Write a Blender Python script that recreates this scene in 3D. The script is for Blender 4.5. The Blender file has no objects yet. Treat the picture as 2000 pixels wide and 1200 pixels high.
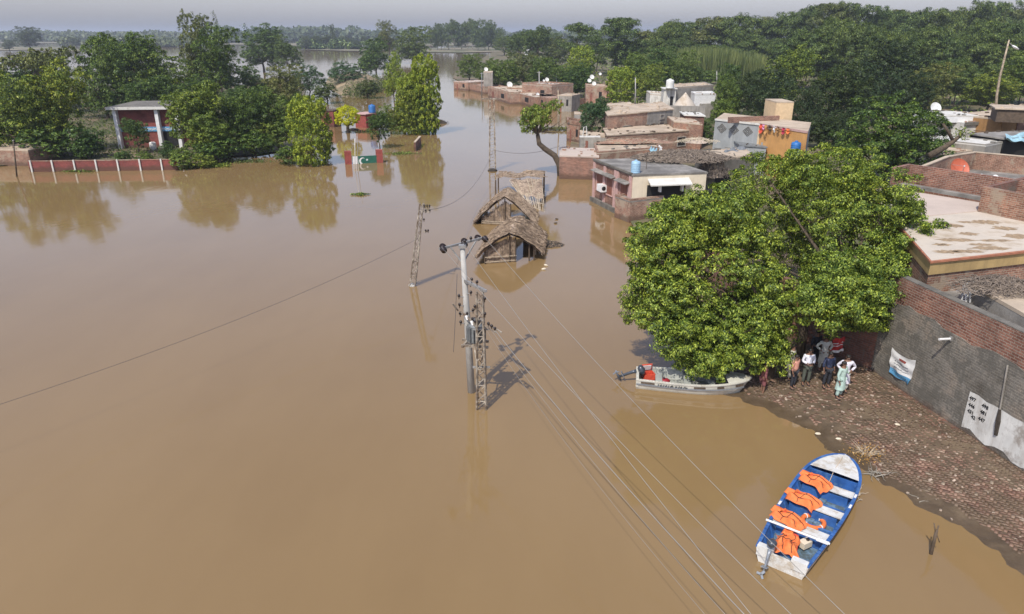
import bpy, bmesh, math, random
import numpy as np
from mathutils import Vector, Matrix, Euler
R = math.radians
# ---------------------------------------------------------------- camera, light, exposure
F, CH = 1400.0, 15.0                       # focal length in photo pixels, camera height in metres
PIT = math.atan(535/1400); cp, sp = math.cos(PIT), math.sin(PIT)
S = bpy.context.scene
cam_d = bpy.data.cameras.new('camera'); cam = bpy.data.objects.new('camera', cam_d); S.collection.objects.link(cam)
cam_d.sensor_width = 36; cam_d.lens = 36*F/2000; cam_d.clip_start = .3; cam_d.clip_end = 20000
cam.location = (0, 0, CH); cam.rotation_euler = (math.pi/2-PIT, 0, 0); S.camera = cam
W = bpy.data.worlds.new('World'); S.world = W; W.use_nodes = True
SUN_EL, SUN_HD = R(52), R(27)              # shadows fall 27 degrees right of straight ahead
nt = W.node_tree; bgn = nt.nodes['Background']
sky = nt.nodes.new('ShaderNodeTexSky'); sky.sky_type = 'NISHITA'; sky.sun_disc = False
sky.sun_elevation = SUN_EL; sky.sun_rotation = math.pi+SUN_HD; sky.air_density = 1.4; sky.dust_density = 1.6; sky.ozone_density = 1.0
hs = nt.nodes.new('ShaderNodeHueSaturation'); hs.inputs['Saturation'].default_value = .6
nt.links.new(sky.outputs[0], hs.inputs['Color']); tn = nt.nodes.new('ShaderNodeMix'); tn.data_type = 'RGBA'; tn.blend_type = 'MULTIPLY'; tn.inputs[0].default_value = 1; tn.inputs[7].default_value = (.955, 1.0, 1.27, 1)
nt.links.new(hs.outputs[0], tn.inputs[6]); nt.links.new(tn.outputs[2], bgn.inputs[0]); bgn.inputs[1].default_value = .125
sd = bpy.data.lights.new('sun', 'SUN'); so = bpy.data.objects.new('sun', sd); S.collection.objects.link(so)
sd.energy = 3.9; sd.angle = R(.6); sd.color = (1, .95, .86)
tos = Vector((-math.sin(SUN_HD)*math.cos(SUN_EL), -math.cos(SUN_HD)*math.cos(SUN_EL), math.sin(SUN_EL)))
so.rotation_euler = tos.to_track_quat('Z', 'Y').to_euler(); so.location = (-20, -20, 60)
S.view_settings.view_transform = 'Standard'; S.view_settings.look = 'None'; S.view_settings.exposure = .14; S.view_settings.gamma = 1
S.cycles.use_denoising = True; S.cycles.max_bounces = 6; S.cycles.transparent_max_bounces = 8
S.cycles.diffuse_bounces = 3; S.cycles.volume_bounces = 0

# ---------------------------------------------------------------- survey: photo pixel -> place
def ray(x, y):
    u, v = (x-1000)/F, (y-600)/F
    return Vector((u, cp-v*sp, -(sp+v*cp)))
def G(x, y, z=0.0):
    d = ray(x, y); t = (z-CH)/d.z
    return Vector((d.x*t, d.y*t, z))
def A(x, y, Y):
    d = ray(x, y); t = Y/d.y
    return Vector((d.x*t, Y, CH+d.z*t))
def top_of(x, yb, yt, z0=0.0):
    g = G(x, yb, z0); a = (yt-600)/F
    return CH - g.y*(a*cp+sp)/(cp-a*sp)
def mpp(Y, z=3.0): return (Y*cp+(CH-z)*sp)/F     # metres per photo pixel at distance Y

# ---------------------------------------------------------------- node helpers
def _new(name):
    m = bpy.data.materials.new(name); m.use_nodes = True
    n = m.node_tree; b = n.nodes['Principled BSDF']
    return m, n, b
def ramp(n, fac, stops):
    r = n.nodes.new('ShaderNodeValToRGB'); e = r.color_ramp.elements
    while len(e) < len(stops): e.new(.5)
    for i, (p, c) in enumerate(stops):
        e[i].position = p; e[i].color = (*c, 1) if len(c) == 3 else c
    n.links.new(fac, r.inputs[0]); return r.outputs[0]
def noise(n, vec, scale, detail=5, rough=.6, out='Fac'):
    t = n.nodes.new('ShaderNodeTexNoise'); t.inputs['Scale'].default_value = scale
    t.inputs['Detail'].default_value = detail; t.inputs['Roughness'].default_value = rough
    if vec is not None: n.links.new(vec, t.inputs['Vector'])
    return t.outputs[out]
def mapping(n, vec, sc=(1, 1, 1), rot=(0, 0, 0)):
    m = n.nodes.new('ShaderNodeMapping'); m.inputs['Scale'].default_value = sc; m.inputs['Rotation'].default_value = rot
    n.links.new(vec, m.inputs[0]); return m.outputs[0]
def mix(n, fac, a, b, mode='MIX'):
    m = n.nodes.new('ShaderNodeMix'); m.data_type = 'RGBA'; m.blend_type = mode
    for sck, v in ((m.inputs[0], fac), (m.inputs[6], a), (m.inputs[7], b)):
        if isinstance(v, (int, float)): sck.default_value = v
        elif isinstance(v, tuple): sck.default_value = (*v, 1)
        else: n.links.new(v, sck)
    return m.outputs[2]
def math_(n, op, a, b=None):
    m = n.nodes.new('ShaderNodeMath'); m.operation = op
    for i, v in enumerate((a, b)):
        if v is None: continue
        if isinstance(v, (int, float)): m.inputs[i].default_value = v
        else: n.links.new(v, m.inputs[i])
    return m.outputs[0]
def bump(n, b, h, strength=.4, dist=.05):
    k = n.nodes.new('ShaderNodeBump'); k.inputs['Strength'].default_value = strength; k.inputs['Distance'].default_value = dist
    n.links.new(h, k.inputs['Height']); n.links.new(k.outputs[0], b.inputs['Normal'])
def gpos(n):
    g = n.nodes.new('ShaderNodeNewGeometry'); return g
def plain(name, c, rough=.6, metal=0., var=.18, scale=3., bumpy=0., stain=None, streak=None, coat=0):
    """one colour with worn, uneven variation; stain = (colour, amount); streak = vertical run-off"""
    m, n, b = _new(name); P = gpos(n).outputs['Position']
    f = noise(n, P, scale, 6, .62)
    lo = tuple(x*(1-var*1.6) for x in c); hi = tuple(min(1, x*(1+var)) for x in c)
    col = ramp(n, f, [(.3, lo), (.68, hi)])
    if stain:
        s = noise(n, P, stain[2] if len(stain) > 2 else .9, 7, .7)
        k = ramp(n, s, [(.5-stain[1]*.35+.12, (0, 0, 0)), (.62-stain[1]*.35+.12, (1, 1, 1))])
        col = mix(n, math_(n, 'MULTIPLY', k, .8), col, stain[0])
    if streak:
        s = noise(n, mapping(n, P, (2.6, 2.6, .22)), 1.3, 6, .7)
        k = ramp(n, s, [(.5, (0, 0, 0)), (.66, (1, 1, 1))])
        col = mix(n, math_(n, 'MULTIPLY', k, streak[1]), col, streak[0])
    n.links.new(col, b.inputs['Base Color']); b.inputs['Roughness'].default_value = rough; b.inputs['Metallic'].default_value = metal
    b.inputs['Coat Weight'].default_value = coat
    if bumpy: bump(n, b, noise(n, P, scale*6, 5, .7), bumpy, .03)
    return m
def brick(name, c1, c2, mortar, patch=None, amount=.5, wet=True, s=.8):
    m, n, b = _new(name)
    uv = n.nodes.new('ShaderNodeTexCoord').outputs['UV']; g = gpos(n); P = g.outputs['Position']
    wob = n.nodes.new('ShaderNodeVectorMath'); wob.operation = 'ADD'
    wn = n.nodes.new('ShaderNodeVectorMath'); wn.operation = 'SCALE'; wn.inputs['Scale'].default_value = .014
    n.links.new(noise(n, uv, 1.3, 3, .5, 'Color'), wn.inputs[0]); n.links.new(uv, wob.inputs[0]); n.links.new(wn.outputs[0], wob.inputs[1])
    t = n.nodes.new('ShaderNodeTexBrick'); n.links.new(wob.outputs[0], t.inputs['Vector'])
    t.inputs['Scale'].default_value = s; t.inputs['Brick Width'].default_value = .24; t.inputs['Row Height'].default_value = .085
    t.inputs['Mortar Size'].default_value = .011; t.inputs['Mortar Smooth'].default_value = .3; t.inputs['Bias'].default_value = -.1
    t.inputs['Color1'].default_value = (*c1, 1); t.inputs['Color2'].default_value = (*c2, 1); t.inputs['Mortar'].default_value = (*mortar, 1)
    big = noise(n, P, .7, 6, .65)
    col = mix(n, 1.0, t.outputs['Color'], ramp(n, big, [(.28, (.55, .53, .5)), (.5, (1, 1, 1)), (.72, (1.35, 1.2, 1.1))]), 'MULTIPLY')
    fine = noise(n, P, 9, 4, .7)
    col = mix(n, .6, col, ramp(n, fine, [(.3, (.55, .55, .55)), (.7, (1.35, 1.3, 1.25))]), 'MULTIPLY')
    if patch:
        k = ramp(n, noise(n, P, .9, 8, .72), [(.62-amount*.3, (0, 0, 0)), (.68-amount*.3, (1, 1, 1))])
        col = mix(n, math_(n, 'MULTIPLY', k, .85), col, patch)
    if wet:
        sx = n.nodes.new('ShaderNodeSeparateXYZ'); n.links.new(P, sx.inputs[0])
        zz = math_(n, 'SUBTRACT', sx.outputs[2], math_(n, 'MULTIPLY', noise(n, P, 1.2, 4), .7))
        k = ramp(n, zz, [(.0, (1, 1, 1)), (.28, (0, 0, 0))])
        col = mix(n, math_(n, 'MULTIPLY', k, .75), col, (.09, .05, .03))
    n.links.new(col, b.inputs['Base Color']); b.inputs['Roughness'].default_value = .88
    bump(n, b, math_(n, 'ADD', math_(n, 'MULTIPLY', t.outputs['Fac'], -1), fine), .5, .03)
    return m
def leaf(name, dark, light, trans=.3, rough=.5, objvar=.35):
    m, n, b = _new(name); dark = tuple(min(.9, x*1.15) for x in dark); light = tuple(min(.9, x*1.42) for x in light)
    g = gpos(n); oi = n.nodes.new('ShaderNodeObjectInfo')
    col = ramp(n, g.outputs['Random Per Island'], [(0, dark), (.62, tuple(a*.62+c*.38 for a, c in zip(dark, light))), (1, light)])
    pn = noise(n, g.outputs['Position'], .35, 3, .6)
    col = mix(n, .7, col, ramp(n, pn, [(.3, (.65, .75, .8)), (.7, (1.3, 1.15, .85))]), 'MULTIPLY')
    col = mix(n, objvar, col, ramp(n, oi.outputs['Random'], [(0, (.55, .7, .7)), (.5, (1, 1, 1)), (1, (1.45, 1.25, .8))]), 'MULTIPLY')
    n.links.new(col, b.inputs['Base Color']); b.inputs['Roughness'].default_value = rough; b.inputs['Specular IOR Level'].default_value = .35
    tr = n.nodes.new('ShaderNodeBsdfTranslucent')
    n.links.new(mix(n, 1., col, (1.25, 1.3, .5), 'MULTIPLY'), tr.inputs['Color'])
    ms = n.nodes.new('ShaderNodeMixShader'); ms.inputs[0].default_value = trans
    n.links.new(b.outputs[0], ms.inputs[1]); n.links.new(tr.outputs[0], ms.inputs[2])
    n.links.new(ms.outputs[0], n.nodes['Material Output'].inputs['Surface'])
    return m

# ---------------------------------------------------------------- mesh builder
class MB:
    def __init__(s): s.v = []; s.f = []
    def add(s, vs, fs):
        o = len(s.v); s.v += [tuple(p) for p in vs]; s.f += [tuple(i+o for i in f) for f in fs]; return s
    def box(s, c, d, rz=0, rx=0, ry=0):
        M = Matrix.Translation(c) @ Euler((rx, ry, rz)).to_matrix().to_4x4()
        vs = [M @ Vector((a*d[0]/2, b*d[1]/2, e*d[2]/2)) for a in (-1, 1) for b in (-1, 1) for e in (-1, 1)]
        return s.add(vs, [(0, 1, 3, 2), (4, 6, 7, 5), (0, 4, 5, 1), (2, 3, 7, 6), (0, 2, 6, 4), (1, 5, 7, 3)])
    def bar(s, a, b, w, h=None):
        a, b = Vector(a), Vector(b); h = h or w; d = b-a; L = d.length
        if L < 1e-6: return s
        q = d.to_track_quat('X', 'Z'); M = Matrix.Translation((a+b)/2) @ q.to_matrix().to_4x4()
        vs = [M @ Vector((x*L/2, y*w/2, z*h/2)) for x in (-1, 1) for y in (-1, 1) for z in (-1, 1)]
        return s.add(vs, [(0, 1, 3, 2), (4, 6, 7, 5), (0, 4, 5, 1), (2, 3, 7, 6), (0, 2, 6, 4), (1, 5, 7, 3)])
    def prism(s, poly, z0, z1, cap=True):
        n = len(poly); ar = sum(poly[i][0]*poly[(i+1) % n][1]-poly[(i+1) % n][0]*poly[i][1] for i in range(n))
        if ar < 0: poly = list(poly)[::-1]
        vs = [(p[0], p[1], z0) for p in poly]+[(p[0], p[1], z1) for p in poly]
        fs = [(i, (i+1) % n, (i+1) % n+n, i+n) for i in range(n)]
        if cap: fs += [tuple(range(n, 2*n)), tuple(range(n-1, -1, -1))]
        return s.add(vs, fs)
    def tube(s, pts, rad, n=8, cap=True):
        pts = [Vector(p) for p in pts]; m = len(pts)
        if isinstance(rad, (int, float)): rad = [rad]*m
        vs = []; fs = []; ref = None
        for i, p in enumerate(pts):
            t = (pts[min(i+1, m-1)]-pts[max(i-1, 0)])
            t = t.normalized() if t.length > 1e-9 else Vector((0, 0, 1))
            if ref is None: ref = Vector((1, 0, 0)) if abs(t.x) < .8 else Vector((0, 1, 0))
            u = (ref-t*ref.dot(t)).normalized(); w = t.cross(u); ref = u
            r = rad[i]; ru, rw = r if isinstance(r, tuple) else (r, r)
            for k in range(n):
                a = 2*math.pi*k/n; vs.append(p+u*math.cos(a)*ru+w*math.sin(a)*rw)
        for i in range(m-1):
            for k in range(n):
                k2 = (k+1) % n; fs.append((i*n+k, i*n+k2, (i+1)*n+k2, (i+1)*n+k))
        if cap: fs += [tuple(range(n-1, -1, -1)), tuple((m-1)*n+k for k in range(n))]
        return s.add(vs, fs)
    def lathe(s, c, prof, n=16, tilt=None, sx=1, sy=1):
        """prof: (radius, height) list, about z through c; tilt = Euler"""
        M = Matrix.Translation(c) @ (Euler(tilt).to_matrix().to_4x4() if tilt else Matrix())
        vs = [M @ Vector((r*math.cos(2*math.pi*k/n)*sx, r*math.sin(2*math.pi*k/n)*sy, h)) for r, h in prof for k in range(n)]
        fs = [(i*n+k, i*n+(k+1) % n, (i+1)*n+(k+1) % n, (i+1)*n+k) for i in range(len(prof)-1) for k in range(n)]
        fs += [tuple(range(n-1, -1, -1)), tuple((len(prof)-1)*n+k for k in range(n))]
        return s.add(vs, fs)
    def grid(s, fn, nu, nv):
        vs = [fn(i/nu, j/nv) for i in range(nu+1) for j in range(nv+1)]
        return s.add(vs, [(i*(nv+1)+j, (i+1)*(nv+1)+j, (i+1)*(nv+1)+j+1, i*(nv+1)+j+1) for i in range(nu) for j in range(nv)])
    def build(s, name, m, parent=None, org=(0, 0, 0), smooth=False):
        me = bpy.data.meshes.new(name); ox, oy, oz = org
        me.from_pydata([(a-ox, b-oy, c-oz) for a, b, c in s.v], [], s.f); me.validate()
        me.materials.append(m)
        if smooth: me.polygons.foreach_set('use_smooth', [True]*len(me.polygons))
        uv = me.uv_layers.new(name='UVMap')
        for p in me.polygons:
            nn = p.normal
            if abs(nn.z) > .75:
                for li in p.loop_indices:
                    c = me.vertices[me.loops[li].vertex_index].co; uv.data[li].uv = (c.x+ox, c.y+oy)
            else:
                t = Vector((-nn.y, nn.x, 0)).normalized()
                for li in p.loop_indices:
                    c = me.vertices[me.loops[li].vertex_index].co; uv.data[li].uv = ((c.x+ox)*t.x+(c.y+oy)*t.y, c.z+oz)
        o = bpy.data.objects.new(name, me); S.collection.objects.link(o)
        if parent: o.parent = parent
        else: o.location = org
        return o
def tag(o, label=None, cat=None, group=None, kind=None):
    for k, v in (('label', label), ('category', cat), ('group', group), ('kind', kind)):
        if v: o[k] = v
    return o
def thing(name, loc, label, cat, group=None, rz=0):
    o = bpy.data.objects.new(name, None); o.empty_display_size = .2; S.collection.objects.link(o); o.location = loc; o.rotation_euler.z = rz
    return tag(o, label, cat, group)
def np_mesh(name, V, Fq, m, parent=None):
    """V (N,3), Fq (M,4) numpy -> object"""
    me = bpy.data.meshes.new(name); me.vertices.add(len(V)); me.vertices.foreach_set('co', V.astype(np.float32).ravel())
    k = Fq.shape[1]; me.loops.add(Fq.size); me.loops.foreach_set('vertex_index', Fq.astype(np.int32).ravel())
    me.polygons.add(len(Fq)); me.polygons.foreach_set('loop_start', np.arange(0, Fq.size, k, dtype=np.int32))
    me.update(calc_edges=True); me.materials.append(m)
    o = bpy.data.objects.new(name, me); S.collection.objects.link(o)
    if parent: o.parent = parent
    return o

# ---------------------------------------------------------------- materials
M = {}
M['water'], n, b = _new('flood_water_surface')
P = gpos(n).outputs['Position']
wc = ramp(n, noise(n, P, .035, 4, .55), [(.3, (.216, .138, .058)), (.7, (.250, .164, .074))])
st_ = ramp(n, noise(n, mapping(n, P, (.5, .16, 1), (0, 0, -.25)), .35, 7, .62), [(.35, (.955, .95, .945)), (.65, (1.04, 1.045, 1.05))])
wc = mix(n, 1., wc, st_, 'MULTIPLY')
n.links.new(wc, b.inputs['Base Color']); b.inputs['IOR'].default_value = 1.45; b.inputs['Roughness'].default_value = .06
w1 = noise(n, mapping(n, P, (1, .55, 1)), 1.6, 5, .55); w2 = noise(n, P, .25, 3, .5)
patch = ramp(n, noise(n, P, .05, 3, .5), [(.4, (.35, .35, .35)), (.65, (1, 1, 1))])
bump(n, b, math_(n, 'MULTIPLY', math_(n, 'ADD', w1, math_(n, 'MULTIPLY', w2, 1.5)), patch), .22, .035)
M['soil'] = plain('soil', (.20, .145, .09), .95, var=.3, scale=.25, bumpy=.5, stain=((.075, .085, .03), .55, .12))
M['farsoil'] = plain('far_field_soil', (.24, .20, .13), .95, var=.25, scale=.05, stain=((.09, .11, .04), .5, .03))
M['mud'] = plain('wet_mud', (.115, .080, .047), .6, var=.3, scale=1.6, bumpy=.8, stain=((.16, .115, .068), .35, 1.1))
n = M['mud'].node_tree; b = n.nodes['Principled BSDF']; old = b.inputs['Base Color'].links[0].from_socket; P = gpos(n).outputs['Position']; sx = n.nodes.new('ShaderNodeSeparateXYZ'); n.links.new(P, sx.inputs[0])
k = ramp(n, math_(n, 'ADD', sx.outputs[2], math_(n, 'MULTIPLY', noise(n, P, 1.8, 5), .10)), [(.06, (1, 1, 1)), (.17, (0, 0, 0))])
n.links.new(mix(n, math_(n, 'MULTIPLY', k, .6), old, (.075, .052, .030)), b.inputs['Base Color']); n.links.new(ramp(n, k, [(0, (.75,)*3), (1, (.28,)*3)]), b.inputs['Roughness'])
M['bank'] = plain('sandy_bank', (.30, .22, .13), .95, var=.3, scale=.4, bumpy=.5, stain=((.08, .09, .03), .45, .3))
M['brick'] = brick('red_brick', (.17, .068, .044), (.31, .155, .105), (.33, .275, .22))
M['brickp'] = brick('brick_with_mud_plaster', (.21, .095, .06), (.33, .18, .12), (.34, .28, .21), (.33, .26, .185), .3)
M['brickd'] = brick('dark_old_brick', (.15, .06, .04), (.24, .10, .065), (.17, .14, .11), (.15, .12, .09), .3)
M['brickw'] = brick('light_red_brick', (.25, .115, .075), (.39, .22, .15), (.42, .35, .27), (.36, .29, .21), .35)
M['maroon'] = brick('maroon_painted_brick', (.20, .052, .044), (.25, .07, .058), (.17, .06, .05), None)
M['plaster_grey'] = plain('grey_cement_plaster', (.155, .14, .115), .9, var=.2, scale=1.3, bumpy=.6, stain=((.075, .07, .058), .35, .8), streak=((.24, .22, .185), .45))
M['plaster_blue'] = plain('blue_grey_plaster', (.30, .31, .30), .9, var=.12, scale=.8, bumpy=.3, streak=((.42, .42, .40), .4))
M['plaster_conc'] = plain('raw_concrete_wall', (.30, .275, .235), .9, var=.22, scale=.9, bumpy=.4, streak=((.15, .13, .11), .5))
M['white_wall'] = plain('weathered_whitewash', (.62, .59, .52), .9, var=.15, scale=.9, bumpy=.2, streak=((.20, .17, .14), .8), stain=((.42, .38, .32), .2, .5))
M['cream'] = plain('cream_plaster', (.66, .57, .42), .85, var=.08, scale=1.0, streak=((.45, .38, .28), .3))
M['orange_wall'] = plain('orange_ochre_plaster', (.55, .29, .095), .85, var=.12, scale=.7, streak=((.36, .19, .08), .35))
M['tan_wall'] = plain('tan_plaster', (.60, .44, .26), .85, var=.1)
M['yellow_band'] = plain('ochre_painted_fascia', (.42, .29, .12), .8, var=.15, scale=1.2, streak=((.27, .18, .08), .4))
M['red_edge'] = plain('red_painted_coping', (.38, .15, .08), .75, var=.2)
M['roof_grey'] = plain('grey_roof_screed', (.27, .25, .22), .92, var=.25, scale=.8, stain=((.12, .11, .095), .5, .45), bumpy=.2)
M['roof_tan'] = plain('sandy_mud_roof', (.48, .385, .28), .95, var=.15, scale=.7, stain=((.33, .25, .17), .35, .4), bumpy=.3)
M['roof_pale'] = plain('pale_cement_roof', (.54, .47, .38), .92, var=.1, scale=.5, stain=((.36, .28, .19), .3, .5), bumpy=.1)
M['roof_pink'] = plain('pinkish_cement_roof', (.50, .41, .34), .92, var=.08, scale=.6, stain=((.40, .34, .27), .2, .3))
M['roof_white'] = plain('white_roof', (.62, .60, .54), .9, var=.12, scale=.9, stain=((.4, .37, .32), .3))
M['block_wall'] = brick('grey_rendered_blockwork', (.15, .138, .115), (.22, .20, .17), (.26, .24, .20), (.12, .11, .09), .35, wet=True)
M['white'] = plain('white_paint', (.72, .71, .68), .6, var=.08)
M['whitewash'] = plain('peeling_whitewash', (.66, .65, .60), .85, var=.1, scale=2, stain=((.26, .22, .18), .28, 1.3), streak=((.30, .25, .2), .35))
M['black'] = plain('black_and_painted_shade', (.012, .011, .010), .9, var=.1)  # plain black; also paints the shade inside windows, doorways and the arch
M['shutter'] = plain('red_brown_shutter', (.22, .085, .055), .6, var=.2)
M['steel'] = plain('galvanised_steel', (.30, .29, .27), .55, .3, var=.2, scale=5)
M['rust'] = plain('rusty_angle_steel', (.38, .33, .26), .75, .1, var=.3, scale=6, stain=((.10, .06, .035), .5, 2.2))
M['concrete'] = plain('pole_concrete', (.40, .385, .35), .85, var=.12, scale=2.2, streak=((.25, .24, .22), .35))
M['porcelain'] = plain('dark_porcelain', (.022, .014, .012), .25, var=.1)
M['tf'] = plain('transformer_grey', (.21, .22, .22), .5, .2, var=.2, scale=4)
M['wire'] = plain('aluminium_wire', (.30, .28, .25), .5, .2, var=.05)
M['wired'] = plain('dark_cable', (.10, .085, .08), .7, var=.1)
M['bark'] = plain('bark', (.095, .07, .045), .95, var=.35, scale=4, bumpy=.8)
M['barkl'] = plain('pale_bark', (.30, .27, .22), .9, var=.3, scale=2)
M['thatch'] = plain('grey_brown_thatch', (.38, .285, .20), .95, var=.4, scale=6, bumpy=.9, stain=((.15, .105, .07), .4, 2))
M['thatch2'] = plain('dry_straw', (.36, .26, .15), .95, var=.4, scale=7)
M['twig'] = plain('dry_twigs', (.25, .20, .155), .95, var=.4, scale=5)
M['stick'] = plain('bare_sticks', (.42, .34, .24), .9, var=.3, scale=4)
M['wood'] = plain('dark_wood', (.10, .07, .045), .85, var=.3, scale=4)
M['bluetank'] = plain('blue_plastic', (.03, .15, .40), .45, var=.12)
M['skytank'] = plain('pale_blue_plastic', (.30, .47, .60), .5, var=.1)
M['dish'] = plain('white_dish', (.68, .67, .62), .5, var=.06)
M['reddish'] = plain('orange_red_dish', (.48, .115, .055), .55, var=.12, scale=2)
M['boatblue'] = plain('worn_blue_gelcoat', (.035, .115, .33), .4, var=.25, scale=2.5, stain=((.10, .20, .36), .3, 2.2))
M['boatfloor'] = plain('scuffed_blue_floor', (.15, .24, .33), .5, var=.35, scale=4, stain=((.07, .085, .075), .5, 2.5))
M['boatwhite'] = plain('white_gelcoat', (.62, .61, .57), .45, var=.10, scale=3, stain=((.40, .33, .24), .38, 2.2))
M['boatcream'] = plain('off_white_gelcoat', (.56, .54, .46), .45, var=.1, scale=2.5, stain=((.36, .31, .22), .2, 2))
M['boatin'] = plain('grey_boat_interior', (.34, .35, .31), .6, var=.15, scale=3)
M['jacket'] = plain('orange_life_jacket', (.78, .185, .045), .75, var=.15, scale=7, bumpy=.4)
M['jacketred'] = plain('red_orange_fabric', (.62, .075, .035), .75, var=.15, scale=7)
M['strap'] = plain('black_strap', (.03, .02, .02), .8, var=.1)
M['motor'] = plain('motor_dark_grey', (.05, .06, .075), .3, .1, var=.15, coat=.4)
M['motorl'] = plain('motor_light_grey', (.26, .28, .30), .4, .3, var=.15)
M['crimson'] = plain('crimson_plastic', (.30, .02, .03), .5, var=.1)
M['skin'] = plain('brown_skin', (.20, .105, .065), .6, var=.08)
M['hair'] = plain('black_hair', (.015, .012, .01), .6, var=.2)
M['pakgreen'] = plain('green_gate_paint', (.018, .115, .075), .6, var=.15, scale=4)
M['pillar_red'] = plain('red_pillar_paint', (.28, .06, .045), .8, var=.2, scale=3)
M['pink'] = plain('pinkish_paint', (.50, .32, .28), .85, var=.12)
M['signblue'] = plain('blue_sign_paint', (.10, .30, .50), .7, var=.15, scale=2)
M['debris'] = plain('dark_floating_debris', (.045, .035, .025), .95, var=.4, scale=5, bumpy=.8)
M['cloth_blue'] = plain('light_blue_sheet', (.30, .48, .55), .9, var=.2)
M['cloth_white'] = plain('white_sheet', (.72, .71, .68), .9, var=.1)
M['brown_metal'] = plain('brown_painted_wall', (.30, .16, .055), .7, var=.15)

def lf(*a, **k): M['lf_'+a[0]] = leaf('leaves_'+a[0], *a[1:], **k)
lf('hero', (.026, .065, .009), (.30, .36, .05), trans=.15, objvar=.0)
lf('bright', (.035, .075, .010), (.27, .31, .045), trans=.15)
lf('mid', (.025, .058, .010), (.19, .25, .04), trans=.15)
lf('lime', (.06, .115, .012), (.32, .38, .045), trans=.2)
lf('dark', (.014, .032, .009), (.060, .085, .024), trans=.15)
lf('deep', (.014, .040, .009), (.115, .175, .03), trans=.12)
lf('forest', (.020, .046, .013), (.15, .20, .045), trans=.12)
lf('olive', (.035, .05, .015), (.19, .21, .06), trans=.15)
lf('bluish', (.03, .07, .025), (.085, .14, .055), trans=.2)
lf('yellow', (.42, .40, .01), (.85, .72, .03), trans=.35)
lf('dry', (.36, .20, .05), (.52, .32, .10), trans=.1)
lf('reed', (.05, .08, .02), (.19, .215, .075), trans=.2, rough=.8)
lf('grass', (.03, .055, .015), (.11, .13, .035), trans=.2, rough=.8)
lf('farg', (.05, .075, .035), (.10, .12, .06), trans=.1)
# ---------------------------------------------------------------- foliage
def leaves(C, N, size, rng, aspect=.55, droop=.25):
    """one folded diamond-shaped leaf cluster per centre"""
    n = len(C); N = N/np.maximum(np.linalg.norm(N, axis=1, keepdims=True), 1e-6)
    r = rng.normal(size=(n, 3)); a = r-N*(r*N).sum(1, keepdims=True); a /= np.maximum(np.linalg.norm(a, axis=1, keepdims=True), 1e-6)
    b = np.cross(N, a); L = (size*rng.uniform(.6, 1.35, n))[:, None]
    tip = C+a*L*.5; tip[:, 2] -= (L[:, 0]*droop)
    base = C-a*L*.5; s1 = C+b*L*.5*aspect; s2 = C-b*L*.5*aspect
    s1 = s1+N*L*.08; s2 = s2+N*L*.08
    V = np.stack([base, s1, tip, s2], 1).reshape(-1, 3)
    return V, np.arange(4*n).reshape(-1, 4)
def crown_pts(ells, nclump, rc, nleaf, rng, flat=.7, low=-.55, inner=.12, up=.35, shell=.8, spread=1.0):
    """ells: [(centre, radii, weight)]; clumps on the ellipsoids, leaves on the clumps"""
    w = np.array([e[2] for e in ells], float); w /= w.sum(); Cs = []; Os = []
    for e, k in zip(ells, np.maximum(1, (w*nclump).astype(int))):
        c, rad = np.array(e[0], float), np.array(e[1], float)
        i = np.arange(k)+.5; z = 1-(1-low)*i/k; ph = i*2.39996+rng.uniform(0, 6.28)
        q = np.sqrt(np.maximum(0, 1-z*z)); d = np.stack([q*np.cos(ph), q*np.sin(ph), z], 1)+rng.normal(size=(k, 3))*.12
        d /= np.linalg.norm(d, axis=1, keepdims=True)
        rr = rng.uniform(shell, 1.04, k)[:, None]
        Cs.append(c+d*rad*rr); Os.append(d)
    Cs = np.concatenate(Cs); Os = np.concatenate(Os); k = len(Cs); m = 7
    crad = rc*rng.uniform(.55, 1.45, k); sub = np.repeat(np.arange(k), m); q = len(sub)
    ds = rng.normal(size=(q, 3))+Os[sub]*.8+np.array([0, 0, .3]); ds /= np.linalg.norm(ds, axis=1, keepdims=True)
    so_ = ds*(crad[sub]*rng.uniform(.45, 1.0, q))[:, None]; so_[:, 2] *= flat
    SC = Cs[sub]+so_; SR = crad[sub]*rng.uniform(.25, .55, q); idx = rng.integers(0, q, nleaf)
    d = rng.normal(size=(nleaf, 3))+ds[idx]*.5+np.array([0, 0, .25]); d /= np.linalg.norm(d, axis=1, keepdims=True)
    off = d*(SR[idx]*rng.uniform(.3, 1.25, nleaf)**.7*spread)[:, None]; off[:, 2] *= .6
    P = SC[idx]+off; N = d*.7+ds[idx]*.5+np.array([0, 0, up])+rng.normal(size=(nleaf, 3))*.42
    if inner > 0:
        m = int(nleaf*inner); j = rng.integers(0, len(ells), m)
        ec = np.array([e[0] for e in ells], float)[j]; er = np.array([e[1] for e in ells], float)[j]
        d = rng.normal(size=(m, 3)); d /= np.linalg.norm(d, axis=1, keepdims=True)
        P = np.concatenate([P, ec+d*er*(rng.uniform(.2, .85, m)**.5)[:, None]]); N = np.concatenate([N, rng.normal(size=(m, 3))])
    return P, N, Cs
def twigs(mb, base, tips, r0, rng, n=5):
    for t in tips:
        a = Vector(base); b = Vector(t); mid = a.lerp(b, .5)+Vector((rng.uniform(-.06, .06), rng.uniform(-.06, .06), -.02))*(b-a).length*2
        mb.tube([a, mid, b], [r0, r0*.6, r0*.2], n, cap=False)
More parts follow.
